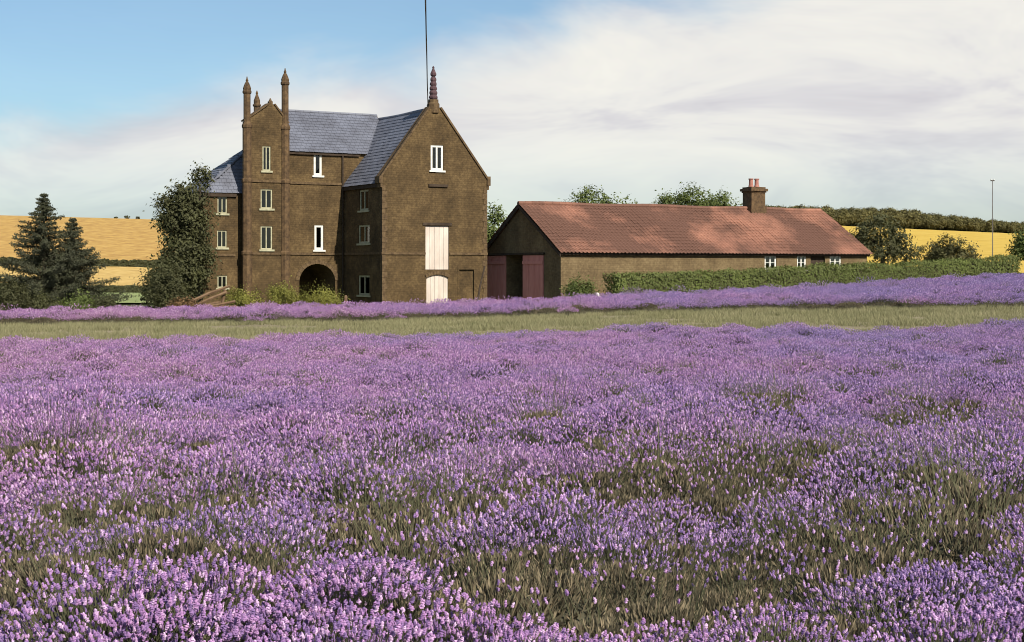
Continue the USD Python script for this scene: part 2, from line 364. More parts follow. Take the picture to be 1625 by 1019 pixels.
def edge_back1(X):  # far edge of the back strip
    return np.interp(X, [-32, -21, -16, -12, -6, -1, 4.4, 13.8, 20, 30, 40], [65, 65.5, 69, 73.5, 75.2, 76, 75.2, 80.8, 84.8, 90.8, 97])


obj('field_soil', grid(*np.meshgrid(np.linspace(-24, 24, 60), np.linspace(3.5, 40.4, 60)), 0.02), M['soil'], smooth=True, kind='structure')
t_ = np.linspace(0, 1, 26)[:, None]; X_ = np.linspace(-34, 42, 80)[None, :]
obj('grass_track', grid(np.repeat(X_, 26, 0), edge_front(X_) - 0.2 + (edge_back0(X_) + 0.4 - edge_front(X_)) * t_, 0.045), M['track'], smooth=True, kind='structure')
obj('field_soil', grid(np.repeat(X_, 26, 0), edge_back0(X_) + (edge_back1(X_) + 0.5 - edge_back0(X_)) * t_, 0.025), M['soil'], smooth=True, kind='structure')
pxl = lambda p: (lambda y: (p - CX) / F * y)
obj('wheat_field', sheet(pxl(-260), pxl(560), np.linspace(563, 955, 60), 60, 0.35), M['wheat'], smooth=True, kind='structure')
obj('wheat_field', sheet(pxl(-260), pxl(560), np.linspace(402, 558, 40), 60, 0.30), M['wheat_pale'], smooth=True, kind='structure')
obj('pasture', sheet(pxl(-260), pxl(620), np.linspace(94, 399, 60), 60, 0.12), M['pasture'], smooth=True, kind='structure')
obj('crop_field', sheet(pxl(1150), pxl(1900), np.linspace(112, 662, 80), 60, 0.20), M['rape'], smooth=True, kind='structure')


# ------------------------------------------------------------------ stone house (local frame: u along the gable front, v receding, z up)
HR = 30.0
house = thing('stone_house', 'tall dark stone gabled house with slate roofs, a turreted tower and white-framed windows', 'house', ((690 - CX) / F * 80, 80.0, 0.0), HR)


def front(v0):      # local (a, d, z) -> point: a to the right, d into the wall
    return lambda a, d, z: np.array([a, v0 + d, z])


def side(u0):       # the left-hand walls: a runs along v
    return lambda a, d, z: np.array([u0 + d, a, z])


def wbox(fr, a0, a1, d0, d1, z0, z1):
    return box(fr(a0, d0, z0), fr(a1, d1, z1))


def window(parent, fr, a0, a1, z0, z1, lights=2, bars=0, frame='white', fw=0.085, sill=True, depth=0.04, set_label=None):
    w = sub('window', parent)
    d0, d1 = depth, depth + 0.07
    pcs = [wbox(fr, a0, a0 + fw, d0, d1, z0, z1), wbox(fr, a1 - fw, a1, d0, d1, z0, z1), wbox(fr, a0 + fw, a1 - fw, d0, d1, z1 - fw, z1), wbox(fr, a0 + fw, a1 - fw, d0, d1, z0, z0 + fw)]
    xs = np.linspace(a0 + fw / 2, a1 - fw / 2, lights + 1)
    mw = fw * 0.8
    for x in xs[1:-1]: pcs.append(wbox(fr, x - mw / 2, x + mw / 2, d0 + 0.004, d1, z0 + fw, z1 - fw))
    for k in range(bars):
        zz = z0 + (z1 - z0) * (k + 1) / (bars + 1)
        pcs.append(wbox(fr, a0 + fw, a1 - fw, d0 + 0.02, d1 - 0.012, zz - 0.014, zz + 0.014))
    obj('frame', cat_(pcs), M[frame], w)
    for i in range(lights):
        l, r = xs[i] + mw * 0.4, xs[i + 1] - mw * 0.4
        obj('pane', cat_(wbox(fr, l, r, d0 + 0.034, d0 + 0.042, z0 + fw * .9, z1 - fw * .9)), M['glass'], w)
    if sill: obj('sill', cat_(wbox(fr, a0 - 0.10, a1 + 0.10, -0.07, 0.035, z0 - 0.10, z0 - 0.004)), M[frame], w)
    return w


def cut(fr, a0, a1, z0, z1, deep=1.1):
    return wbox(fr, a0, a1, -0.2, deep, z0, z1)


def slates(o, e, s, wid, length, inside=None, w=0.28, h=0.24, seed=1, t=0.016):
    """Lapped slates as loose thin boxes on the slope o + x e + y s."""
    r = RNG(seed); o, e, s = (np.asarray(q, float) for q in (o, e, s)); n = np.cross(e, s); n /= np.linalg.norm(n)
    V, Fc = [], []
    cube = np.array([[0, 0, 0], [1, 0, 0], [1, 1, 0], [0, 1, 0], [0, 0, 1], [1, 0, 1], [1, 1, 1], [0, 1, 1]], float)
    cf = np.array([[4, 5, 6], [4, 6, 7], [0, 1, 5], [0, 5, 4], [1, 2, 6], [1, 6, 5], [3, 0, 4], [3, 4, 7]])
    for j in range(int(length / h)):
        for i in range(-1, int(wid / w) + 1):
            x0 = (i + 0.5 * (j % 2)) * w; x1 = min(x0 + w - 0.012, wid); x0 = max(x0, 0)
            if x1 - x0 < 0.05: continue
            y0 = j * h; y1 = y0 + h * 1.35
            if inside and not inside((x0 + x1) / 2, (y0 + h / 2)): continue
            y1 = min(y1, length + 0.02); y0 -= r.uniform(0, 0.012)
            lift = 0.03 + 0.012 * r.random()
            for c in cube:
                # the tail stands proud, the head tucks under the course above
                V.append(o + e * (x0 + (x1 - x0) * c[0]) + s * (y0 + (y1 - y0) * c[1]) + n * (lift * (1 - c[1]) + 0.004 * c[1] + t * c[2]))
            Fc.append(cf + len(V) - 8)
    return tm(np.array(V), np.vstack(Fc))


def unit(a):
    a = np.asarray(a, float); return a / np.linalg.norm(a)


VB = 4.85
gf, bf, tf = front(0.0), front(VB), front(4.22)
sf = side(-3.06)
# openings
wins_g = [(-0.24, 0.51, 7.46, 8.80)]
wins_b = [(-4.86, -4.38, 7.30, 8.58), (-4.82, -4.30, 3.27, 4.62)]
wins_t = [(-8.02, -7.57, 7.42, 8.72), (-8.12, -7.47, 5.42, 6.45), (-8.12, -7.47, 3.27, 4.50)]
wins_l = [(-10.28, -9.76, 3.36, 4.26), (-10.26, -9.74, 5.15, 6.06), (-10.26, -9.74, 1.25, 1.90)]
wins_s = [(1.72, 2.88, 5.35, 6.45), (1.56, 3.00, 3.60, 4.58), (1.56, 3.00, 0.85, 1.90)]
wing = prism_v([(-3.06, -0.6), (3.14, -0.6), (3.14, 6.85), (0.02, 10.72), (-3.06, 6.85)], 0.0, 9.3)
# the gable front stands a little above the roof as a parapet
gab = prism_v([(-3.06, 6.6), (3.14, 6.6), (3.14, 7.05), (0.30, 10.72), (0.02, 10.95), (-0.26, 10.72), (-3.06, 7.05)], 0.0, 0.42)
gcuts = [cut(gf, *w) for w in wins_g] + [cut(gf, -0.55, 0.84, 2.20, 4.53, 0.35), cut(gf, -0.50, 0.80, 0.0, 1.70, 0.35)]
arc = m3.Manifold.cylinder(0.55, 1.35, 1.35, 48).rotate([90, 0, 0])
gcuts.append(arc.translate([0.15, 0.35, 0.58]) ^ box((-0.50, -0.3, 0.8), (0.80, 0.5, 2.3)))
gcuts += [cut(gf, 1.45, 2.35, 0.0, 2.2, 0.09)]
scuts = [cut(sf, *w) for w in wins_s]
wingm = wing + gab
for c in gcuts + scuts: wingm = wingm - c
obj('wall', wingm, M['carstone'], house)
body = prism_u([(VB, -0.6), (9.45, -0.6), (9.45, 8.66), (7.15, 10.93), (VB, 8.66)], -6.75, -0.02)
arch = box((-5.70, VB - 0.3, -0.6), (-3.62, VB + 3.4, 1.55)) + m3.Manifold.cylinder(3.7, 1.04, 1.04, 48).scale([1, 0.92, 1]).rotate([90, 0, 0]).translate([-4.66, VB + 3.4, 1.55])
bodym = body - arch
for w in wins_b: bodym = bodym - cut(bf, *w)
obj('wall', bodym, M['carstone'], house)
leftm = box((-11.05, VB + 0.003, -0.6), (-8.6, 9.4, 6.28))
for w in wins_l: leftm = leftm - cut(bf, *w)
obj('wall', leftm, M['carstone'], house)
plan = m3.CrossSection([np.array([(-8.98, 4.22), (-6.62, 4.22), (-6.62, 7.45), (-7.72, 7.45)])]).extrude(10.35).translate([0, 0, -0.6])   # canted plan
TA = -7.52
tow = plan + prism_v([(-8.98, 9.7), (-6.62, 9.7), (-6.62, 9.95), (TA + .30, 10.75), (TA, 11.0), (TA - .30, 10.75), (-8.98, 9.95)], 4.22, 4.6)
tow = tow + m3.Manifold.hull_points(np.array([(-8.8, 4.6, 9.7), (-6.62, 4.6, 9.7), (-6.62, 7.45, 9.7), (-7.72, 7.45, 9.7), (TA, 4.6, 10.8), (-7.2, 7.45, 10.3)]))
for w in wins_t: tow = tow - cut(tf, *w)
tower = sub('tower', house)
obj('wall', tow, M['carstone'], tower)

# roofs
wl_s = unit([3.08, 0, 3.87]); wlen = math.hypot(3.08, 3.87)
left_slope = slates([-3.20, 7.2 + 0.35, 6.68], [0, -1, 0], wl_s, 7.1, wlen + 0.22, seed=3)
right_slope = slates([3.28, 0.42, 6.68], [0, 1, 0], unit([-3.12, 0, 3.87]), 8.8, wlen + 0.22, seed=4)
obj('slates', cat_(left_slope, right_slope), M['slate'], house, kind='stuff', label='slate courses of the front wing roof')
fs = unit([0, 2.3, 2.27])
bs = slates([-6.85, VB - 0.14, 8.52], [1, 0, 0], fs, 6.78, math.hypot(2.3, 2.27) + 0.2, seed=5)
bs2 = slates([-0.1, 9.59, 8.52], [-1, 0, 0], unit([0, -2.3, 2.27]), 6.75, math.hypot(2.3, 2.27) + 0.2, seed=6)
obj('slates', cat_(bs, bs2), M['slate'], house, kind='stuff', label='slate courses of the main range roof')
P, A, B, C, D = np.array([-7.0, 7.15, 9.35]), np.array([-11.18, VB - 0.12, 6.2]), np.array([-11.18, 9.5, 6.2]), np.array([-7.0, VB - 0.12, 6.2]), np.array([-7.0, 9.5, 6.2])
obj('roof_deck', m3.Manifold.hull_points(np.array([A, B, C, D, P])), M['deck'], house)
lf_up = unit(P - C); lf_len = np.linalg.norm(P - C)
hipf = slates(A, [1, 0, 0], lf_up, 4.18, lf_len, inside=lambda x, y: x > y / lf_len * 4.18 - 0.05, seed=7)
mid = (A + B) / 2; hu = unit(P - mid); hl = np.linalg.norm(P - mid)
hipl = slates(B, unit(A - B), hu, 4.77, hl, inside=lambda x, y: y / hl * 2.36 - 0.05 < x < 4.77 - y / hl * 2.4 + 0.05, seed=8)
obj('slates', cat_(hipf, hipl), M['slate'], house, kind='stuff', label='slate courses of the low hipped wing roof')
obj('hip_tiles', tube([A + [0, 0, .06], P + [0, 0, .06]], 0.07, 8), M['slate'], house)
obj('ridge_tiles', cat_([tube([(0.02, v + 0.0, 10.74 + .02 * math.sin(v)), (0.02, v + 0.44, 10.74 + .02 * math.sin(v + .44))], 0.085, 8) for v in np.arange(0.42, 7.2, 0.45)]), M['slate'], house)
obj('ridge_tiles', cat_([tube([(u, 7.15, 10.96), (u + 0.44, 7.15, 10.96)], 0.085, 8) for u in np.arange(-6.8, -0.3, 0.45)]), M['slate'], house)


def coping(parent, pts, v0, v1, h=0.10, material='dressed'):
    for p, q in zip(pts[:-1], pts[1:]):
        p, q = np.array(p, float), np.array(q, float); t = unit(q - p); nrm = np.array([-t[1], t[0]]) * (1 if t[0] > 0 else -1)
        L = np.linalg.norm(q - p); k = max(1, int(round(L / 0.62)))
        for i in range(k):
            a, b = p + (q - p) * (i / k) + t * 0.006, p + (q - p) * ((i + 1) / k) - t * 0.006
            obj('coping_stone', prism_v([a, b, b + nrm * h, a + nrm * h], v0, v1), M[material], parent)


coping(house, [(-3.14, 6.98), (-0.26, 10.76)], -0.07, 0.48)
coping(house, [(0.30, 10.76), (3.22, 6.98)], -0.07, 0.48)
obj('kneeler', cat_(box((3.142, -0.09, 6.72), (3.34, 0.5, 7.22)), box((3.142, -0.06, 6.50), (3.25, 0.46, 6.715))), M['dressed'], house)
obj('kneeler', cat_(box((-3.26, -0.09, 6.70), (-3.063, 0.5, 7.06)), box((-3.18, -0.06, 6.48), (-3.063, 0.46, 6.695))), M['dressed'], house)
coping(tower, [(-9.02, 9.96), (TA - .14, 10.93)], 4.16, 4.66, 0.08)
coping(tower, [(TA + .14, 10.93), (-6.58, 9.96)], 4.16, 4.66, 0.08)
obj('apex_stone', cat_(lathe([(0.15, 10.9), (0.15, 11.1), (0.10, 11.12), (0.02, 11.28)], 4, at=(TA, 4.4))), M['dressed'], tower)
# string courses, eaves boards
for zz in (3.06,):
    for a0, a1 in ((-3.10, -0.56), (0.85, 3.18)): obj('string_course', cat_(wbox(gf, a0, a1, -0.06, -0.002, zz - .07, zz + .05)), M['dressed'], house)
    obj('string_course', cat_(wbox(sf, 0.0, VB - 0.06, -0.06, -0.002, zz - .07, zz + .05)), M['dressed'], house)
    obj('string_course', cat_(wbox(bf, -6.34, -3.13, -0.06, -0.002, zz - .07, zz + .05)), M['dressed'], house)
    obj('string_course', cat_(wbox(bf, -11.1, -9.3, -0.06, -0.002, zz - .16, zz - .04)), M['dressed'], house)
    obj('string_course', cat_(wbox(tf, -8.60, -7.0, -0.06, -0.002, zz - .07, zz + .05)), M['dressed'], tower)
obj('string_course', cat_(wbox(bf, -6.34, -3.13, -0.06, -0.002, 6.80, 6.92)), M['dressed'], house)
obj('string_course', cat_(wbox(tf, -8.60, -7.0, -0.06, -0.002, 6.80, 6.92)), M['dressed'], tower)
obj('eaves_board', cat_(wbox(bf, -6.34, -2.2, -0.11, -0.002, 8.40, 8.58)), M['darkwood'], house)
obj('eaves_board', cat_(wbox(sf, 0.43, VB - 0.12, -0.13, -0.002, 6.50, 6.70)), M['darkwood'], house)
obj('eaves_board', cat_(wbox(bf, -11.08, -9.25, -0.11, -0.002, 6.02, 6.20)), M['darkwood'], house)
# windows
window(house, gf, *wins_g[0][:4], lights=2, fw=0.12)
window(house, bf, *wins_b[0], lights=1, fw=0.125); window(house, bf, *wins_b[1], lights=1, fw=0.125)
for w in wins_t: window(tower, tf, *w, lights=2, bars=0, frame='cream', fw=0.07)
for w in wins_l: window(house, bf, *w, lights=2, frame='cream', fw=0.06)
for w in wins_s: window(house, sf, *w, lights=2, frame='cream', fw=0.10)
# loading doors, arch stones, blocked door, hoist beam
door = sub('loading_door', house)
for i in range(5):
    a = -0.545 + i * 0.2775
    obj('board', cat_(wbox(gf, a, a + 0.262, 0.05 + .004 * (i % 2), 0.09, 2.21, 4.50)), M['door_white'], door)
obj('lintel', cat_(wbox(gf, -0.72, 1.0, -0.05, 0.06, 4.535, 4.68)), M['darkwood'], door)
door2 = sub('loading_door', house)
for i in range(5):
    a = -0.495 + i * 0.259
    obj('board', cat_(wbox(gf, a, a + 0.244, 0.05 + .004 * (i % 2), 0.09, 0.0, 1.92)), M['door_white'], door2)
ang = np.linspace(math.radians(61), math.radians(119), 10)
for p, q in zip(ang[:-1], ang[1:]):
    pts = [(0.15 + r_ * math.cos(x), 0.58 + r_ * math.sin(x)) for r_, x in ((1.36, p + .004), (1.54, p + .004), (1.54, q - .004), (1.36, q - .004))]
    obj('arch_stone', prism_v(pts, -0.05, 0.30), M['dressed'], house)
bd = sub('blocked_doorway', house)
for a0, a1, z0, z1 in ((1.33, 1.447, 0, 2.203), (2.353, 2.47, 0, 2.203), (1.33, 2.47, 2.206, 2.36)):
    obj('surround', cat_(wbox(gf, a0, a1, -0.02, 0.05, z0, z1)), M['carstone'], bd)
obj('beam', cat_(wbox(gf, -0.38, 0.75, -0.09, -0.002, 6.58, 6.72)), M['darkwood'], house)
ang = np.linspace(0.06, math.pi - 0.06, 14)
for p, q in zip(ang[:-1], ang[1:]):
    pts = [(-4.66 + r_ * math.cos(x), 1.55 + 0.92 * r_ * math.sin(x)) for r_, x in ((1.045, p + .006), (1.27, p + .006), (1.27, q - .006), (1.045, q - .006))]
    obj('arch_stone', prism_v(pts, VB - 0.04, VB - 0.002), M['dressed'], house)
# drainpipe in the corner, pipe on the left of the tower
obj('drainpipe', tube([(-3.2, VB - 0.1, 0), (-3.2, VB - 0.1, 8.4)], 0.045, 6), M['darkwood'], house)
# turrets
for uu, top, nm in ((-8.86, 12.12, 0), (-6.74, 12.70, 1)):
    tr = sub('turret', tower)
    obj('shaft', lathe([(0.27, -0.6), (0.27, 2.95), (0.31, 3.0), (0.31, 3.12), (0.25, 3.2), (0.25, 6.75), (0.29, 6.8), (0.29, 6.92), (0.235, 7.0), (0.235, 9.6), (0.27, 9.66), (0.27, 9.78), (0.185, 9.95), (0.185, top - 0.72)], 8, at=(uu, 4.26)), M['turret'], tr)
    obj('cap', lathe([(0.19, top - 0.715), (0.235, top - 0.66), (0.235, top - 0.56), (0.20, top - 0.52), (0.21, top - 0.40), (0.12, top - 0.16), (0.055, top - 0.05), (0.075, top), (0.05, top + 0.05), (0.02, top + 0.2)], 8, at=(uu, 4.26)), M['turret'], tr)
pn = sub('pinnacle', tower)
obj('shaft', lathe([(0.24, 9.2), (0.24, 10.45), (0.17, 10.55), (0.17, 11.1)], 8, at=(-7.22, 7.2)), M['turret'], pn)
obj('cap', lathe([(0.21, 11.105), (0.23, 11.2), (0.17, 11.26), (0.17, 11.45), (0.05, 11.78), (0.07, 11.84), (0.02, 11.98)], 8, at=(-7.22, 7.2)), M['turret'], pn)
fn = sub('finial', house)
obj('pedestal', lathe([(0.33, 10.5), (0.33, 10.98), (0.27, 11.06), (0.27, 11.22)], 8, at=(0.02, 0.21)), M['dressed'], fn)
prof = []
for k in range(5):
    z0 = 11.225 + k * 0.235; r0 = 0.235 - 0.018 * k
    prof += [(r0 * 0.82, z0), (r0, z0 + 0.07), (r0, z0 + 0.14), (r0 * 0.82, z0 + 0.22)]
prof += [(0.09, 12.42), (0.155, 12.50), (0.165, 12.58), (0.05, 12.86), (0.07, 12.92), (0.015, 13.0)]
obj('spire', lathe(prof, 10, at=(0.02, 0.21)), M['finial'], fn)
for a in (-3.08, 2.96):
    for q, z in enumerate(np.arange(-0.3, 6.4, 0.3)):
        e = 0.10 * (q % 2)
        obj('quoin', cat_(wbox(gf, a - (0 if a < 0 else e), a + 0.2 + (e if a < 0 else 0), -0.02 - .004 * (q % 3), 0.2, z, z + 0.285)), M['dressed'], house)

# ------------------------------------------------------------------ long low barn
BR = 29.0
BO = np.array([(890 - CX) / F * 78, 78.0, 0.0])
barn = thing('barn', 'long low stone barn with red pantile roof, brick chimney and open doors in its gable', 'barn', BO, BR)
ef, ff = side(0.0), front(0.0)
BL, BE, BRG, BD = 20.75, 3.22, 5.72, 8.3
bm = prism_u([(0, -0.6), (BD, -0.6), (BD, BE - .13), (BD / 2, BRG - .13), (0, BE - .13)], 0, BL)
wins = [(13.25, 14.08, 2.16, 3.04), (15.55, 16.22, 2.20, 3.02), (17.95, 18.80, 2.24, 3.05)]
for w in wins: bm = bm - cut(ff, *w)
bm = bm - box((-0.2, 3.90, -0.6), (3.5, 5.80, 2.98)) - box((16.55, -0.2, -0.6), (17.6, 1.2, 3.0))
obj('wall', bm, M['barn_stone'], barn)
for w in wins: window(barn, ff, *w, lights=2, bars=1, fw=0.10, sill=True)
for a0, a1 in ((1.72, 3.88), (5.83, 8.0)):
    dl = sub('door', barn)
    k = 7; st = (a1 - a0) / k
    for i in range(k): obj('board', cat_(wbox(ef, a0 + i * st, a0 + i * st + st - 0.012, -0.075 - .006 * (i % 2), -0.01, -0.3, 2.96)), M['red_wood'], dl)
    obj('rail', cat_(wbox(ef, a0, a1, -0.115, -0.083, 2.5, 2.66)), M['red_wood'], dl)
obj('door_track', cat_(wbox(ef, 1.6, 8.1, -0.13, -0.01, 3.0, 3.10)), M['darkwood'], barn)
obj('door', cat_(box((16.56, 0.12, -0.3), (17.59, 0.17, 2.99))), M['darkwood'], barn, label='dark plank door between the white windows')
obj('eaves_board', cat_(wbox(ff, -0.1, BL + .1, -0.16, -0.003, BE - 0.26, BE - 0.08)), M['darkwood'], barn)


def pantiles(o, e, s, wid, length, w=0.235, h=0.32, seed=2):
    r = RNG(seed); o, e, s = (np.asarray(q, float) for q in (o, e, s)); n = np.cross(e, s); n /= np.linalg.norm(n)
    prof_x = np.array([0, .18, .38, .55, .72, .88, 1.08]); prof_z = np.array([0.055, 0.028, 0.008, 0.006, 0.030, 0.062, 0.050])
    V, Fc = [], []; m = len(prof_x)
    for j in range(int(math.ceil(length / h))):
        for i in range(int(wid / w)):
            x = i * w + prof_x * w + r.normal(0, .004); y0 = j * h - r.uniform(0, .02); y1 = min(j * h + h * 1.12, length + .03); lift = r.uniform(0.0, .012)
            sag = 0.06 * math.sin(x[0] * 0.9 + 0.5) * math.sin(math.pi * min(1, y0 / length + .01)) - 0.02
            lo = [o + e * a + s * y0 + n * (z + 0.052 + lift + sag) for a, z in zip(x, prof_z)]
            hi = [o + e * a + s * y1 + n * (z + 0.022 + lift + sag) for a, z in zip(x, prof_z)]
            un = [p - n * 0.022 for p in lo]
            b = len(V); V += lo + hi + un
            for k in range(m - 1):
                Fc += [[b + k, b + k + 1, b + m + k + 1], [b + k, b + m + k + 1, b + m + k], [b + 2 * m + k, b + 2 * m + k + 1, b + k + 1], [b + 2 * m + k, b + k + 1, b + k]]
    return tm(np.array(V), np.array(Fc))


hl_ = math.hypot(BD / 2 + .28, BRG - BE + .17)
up = unit([0, BD / 2, BRG - BE])
obj('pantiles', pantiles([-0.22, -0.28, BE - 0.17], [1, 0, 0], up, BL + 0.45, hl_, seed=21), M['pantile'], barn, kind='stuff', label='red pantiles of the sunlit front slope')
obj('pantiles', pantiles([BL + 0.23, BD + .28, BE - 0.17], [-1, 0, 0], unit([0, -BD / 2, BRG - BE]), BL + 0.45, hl_, seed=22), M['pantile'], barn, kind='stuff', label='red pantiles of the rear slope')
obj('ridge_tiles', cat_([tube([(u, BD / 2, BRG + .05 + .03 * math.sin(u * .9)), (u + 0.43, BD / 2, BRG + .055 + .03 * math.sin(u * .9 + .4))], [0.13, 0.12], 8) for u in np.arange(-0.2, BL, 0.42)]), M['pantile'], barn)
for s_ in (1, -1):
    p0 = np.array([-0.20, BD / 2 - s_ * (BD / 2 + .24), BE - 0.19]); p1 = np.array([-0.20, BD / 2, BRG - 0.02])
    obj('verge_board', prism_u([(p0[1], p0[2] - .16), (p0[1], p0[2] + .02), (p1[1], p1[2] + .02), (p1[1], p1[2] - .18)], -0.2, -0.15), M['darkwood'], barn)
ch = sub('chimney', barn)
cu, cv = 15.75, BD / 2
obj('stack', cat_(box((cu - .50, cv - .42, 5.1), (cu + .50, cv + .42, 6.72)), box((cu - .56, cv - .48, 5.2), (cu + .56, cv + .48, 5.95))), M['turret'], ch)
obj('cap', cat_(box((cu - .55, cv - .47, 6.722), (cu + .55, cv + .47, 6.80)), box((cu - .62, cv - .54, 6.802), (cu + .62, cv + .54, 6.95)), box((cu - .52, cv - .44, 6.952), (cu + .52, cv + .44, 7.05))), M['turret'], ch)
for du in (-0.22, 0.20):
    obj('chimney_pot', lathe([(0.16, 7.05), (0.15, 7.12), (0.125, 7.2), (0.115, 7.48), (0.15, 7.5), (0.15, 7.56), (0.10, 7.56), (0.095, 7.3)], 12, at=(cu + du, cv)), M['pot'], ch, smooth=40)


# ------------------------------------------------------------------ foliage
def leaf_faces(p, n, size, r, aspect=0.55):
    """Folded diamond leaves: two triangles each, loose."""
    k = len(p); n = n / (np.linalg.norm(n, axis=1, keepdims=True) + 1e-9)
    a = np.cross(n, r.normal(size=(k, 3))); a /= np.linalg.norm(a, axis=1, keepdims=True) + 1e-9; b = np.cross(n, a)
    s = (size * r.uniform(0.6, 1.35, k))[:, None]
    v = np.stack([p - a * s * .5, p + b * s * aspect * .5 + n * s * .10, p + a * s * .5, p - b * s * aspect * .5 + n * s * .10], 1).reshape(-1, 3)
    i = np.arange(k)[:, None] * 4
    return v, np.vstack([i + [0, 1, 2], i + [0, 2, 3]])


def crown(blobs, n_cl, per, leaf, seed, spread=0.28, shell=0.55, up=0.35, gaps=0.35, nf=0.9):
    """Clusters of leaves spread through ellipsoids (x, y, z, rx, ry, rz); gaps opens holes."""
    r = RNG(seed); bl = np.asarray(blobs, float)
    wgt = (bl[:, 3] * bl[:, 4] * bl[:, 5]) ** (2 / 3); pick = r.choice(len(bl), n_cl * 2, p=wgt / wgt.sum()); b = bl[pick]
    d = r.normal(size=(len(b), 3)); d /= np.linalg.norm(d, axis=1, keepdims=True)
    rad = shell + (1.08 - shell) * r.random(len(b)) ** 0.6
    c = b[:, :3] + d * rad[:, None] * b[:, 3:]
    c += (np.stack([meshkit.noise(c * nf, seed + q) for q in (1, 2, 3)], -1) - .5) * 0.9 * b[:, 3:].min(1)[:, None] * 0.6
    keep = meshkit.noise(c * nf * 1.3, seed + 9) > gaps * 0.8
    c, d = c[keep][:n_cl], d[keep][:n_cl]
    P = np.repeat(c, per, 0); D = np.repeat(d, per, 0)
    P = P + r.normal(size=P.shape) * spread * r.uniform(0.5, 1.2, (len(c), 1)).repeat(per, 0)
    nrm = D * 0.9 + r.normal(size=P.shape) * 0.5 + [0, 0, up]
    return tm(*leaf_faces(P, nrm, leaf, r))


def trunk_mesh(base, top, r0, limbs, seed):
    r = RNG(seed); base, top = np.array(base, float), np.array(top, float)
    t = np.linspace(0, 1, 7)[:, None]
    pts = base + (top - base) * t + np.hstack([r.normal(0, .05, (7, 2)) * t * np.linalg.norm(top - base) * .25, np.zeros((7, 1))])
    ms = [tube(pts, r0 * np.array([1.35, 1.0, .88, .76, .62, .48, .3]), 8)]
    for l in limbs:
        l = np.array(l, float); k = r.uniform(.45, .85); s = pts[0] + (pts[-1] - pts[0]) * k
        m = (s + l) / 2 + [0, 0, .12 * np.linalg.norm(l - s)]
        ms.append(tube([s, (s + m) / 2 + r.normal(0, .03, 3), m, (m + l) / 2, l], r0 * np.array([.5, .42, .34, .24, .1]), 5))
    return cat_(ms)


def broadleaf(name, label, cat, base, blobs_px, Y, leafmat, n_cl, per, leaf, seed, group=None, depth=0.8, r0=0.16, **k):
    """blobs_px: (px, py, half-width px, half-height px, dY)."""
    o = np.asarray(base, float)
    bl = []
    for px, py, rw, rh, dY in blobs_px:
        c = at(px, py, Y + dY) - o; s = (Y + dY) / F
        bl.append([*c, rw * s, rw * s * depth, rh * s])
    t = thing(name, label, cat, o, 0, group)
    bl = np.array(bl); topc = bl[np.argmax(bl[:, 2])]
    obj('trunk', trunk_mesh([0, 0, -0.2], topc[:3] * [1, 1, .95], r0, [b[:3] for b in bl], seed), M['bark'], t)
    obj('crown', crown(bl, n_cl, per, leaf, seed, **k), M[leafmat], t)
    return t


def shrub(name, label, px, Y, rw, rh, leafmat, seed, n_cl=110, per=26, leaf=0.11, cat='shrub', group=None, lumps=4, **k):
    o = on_ground(px, Y); s = Y / F; r = RNG(seed + 500); w, h = rw * s, rh * s
    bl = [[0, 0, h * .5, w * .75, w * .6, h * .55]] + [[r.uniform(-.6, .6) * w, r.uniform(-.4, .4) * w, h * r.uniform(.35, .75), w * r.uniform(.3, .5), w * .35, h * r.uniform(.28, .42)] for _ in range(lumps)]
    t = thing(name, label, cat, o, 0, group)
    stems = cat_([tube([(0, 0, -.1), (b[0] * .5, b[1] * .5, b[2] * .6), (b[0], b[1], b[2])], [.05, .035, .012], 5) for b in bl])
    obj('stem', stems, M['bark'], t)
    obj('foliage', crown(bl, n_cl, per, leaf, seed, spread=0.16, shell=0.5, gaps=0.2, **k), M[leafmat], t)
    return t


def conifer(name, label, px, Y, top_py, wpx, seed, lean=0.0):
    o = on_ground(px, Y); s = Y / F; H = at(px, top_py, Y)[2] - o[2]; W = wpx * s
    r = RNG(seed); ms, P, D = [tube([(0, 0, -.2), (lean * .4, 0, H * .5), (lean, 0, H)], [.14, .09, .015], 7)], [], []
    z = 0.12 * H
    while z < H * 0.985:
        f = z / H; rad = W * min(1.0, (1 - f) ** 1.1 * 1.08) * r.uniform(.72, 1.1) + 0.03
        for a in r.uniform(0, 6.28) + np.arange(6) * 1.047 + r.normal(0, .25, 6):
            L = rad * r.uniform(.42, 1.35); n = max(3, int(L / .13))
            tt = np.linspace(0.12, 1, n)
            pts = np.stack([np.cos(a) * L * tt + lean * f, np.sin(a) * L * tt, z + L * (.18 * tt - .22 * tt ** 2 + .14 * tt ** 4) * (1.6 if f < .7 else -.5 + 2.5 * f)], 1)
            ms.append(tube(np.vstack([[lean * f, 0, z], pts]), np.linspace(.03, .006, n + 1), 4))
            for q, tq in zip(pts, tt):
                k = 27; P.append(q + r.normal(0, 1, (k, 3)) * [.13, .13, .085] * (1.25 - .4 * tq) * (1.1 - .75 * f)); D.append(r.normal(0, 1, (k, 3)) + [np.cos(a) * .4, np.sin(a) * .4, .7])
        z += r.uniform(.17, .27) * (1.25 - .5 * f)
    t = thing(name, label, 'conifer tree', o, 0)
    obj('trunk', cat_(ms), M['bark'], t)
    P, D = np.vstack(P), np.vstack(D)
    obj('crown', tm(*leaf_faces(P, D, 0.13, r, 0.32)), M['needle'], t)


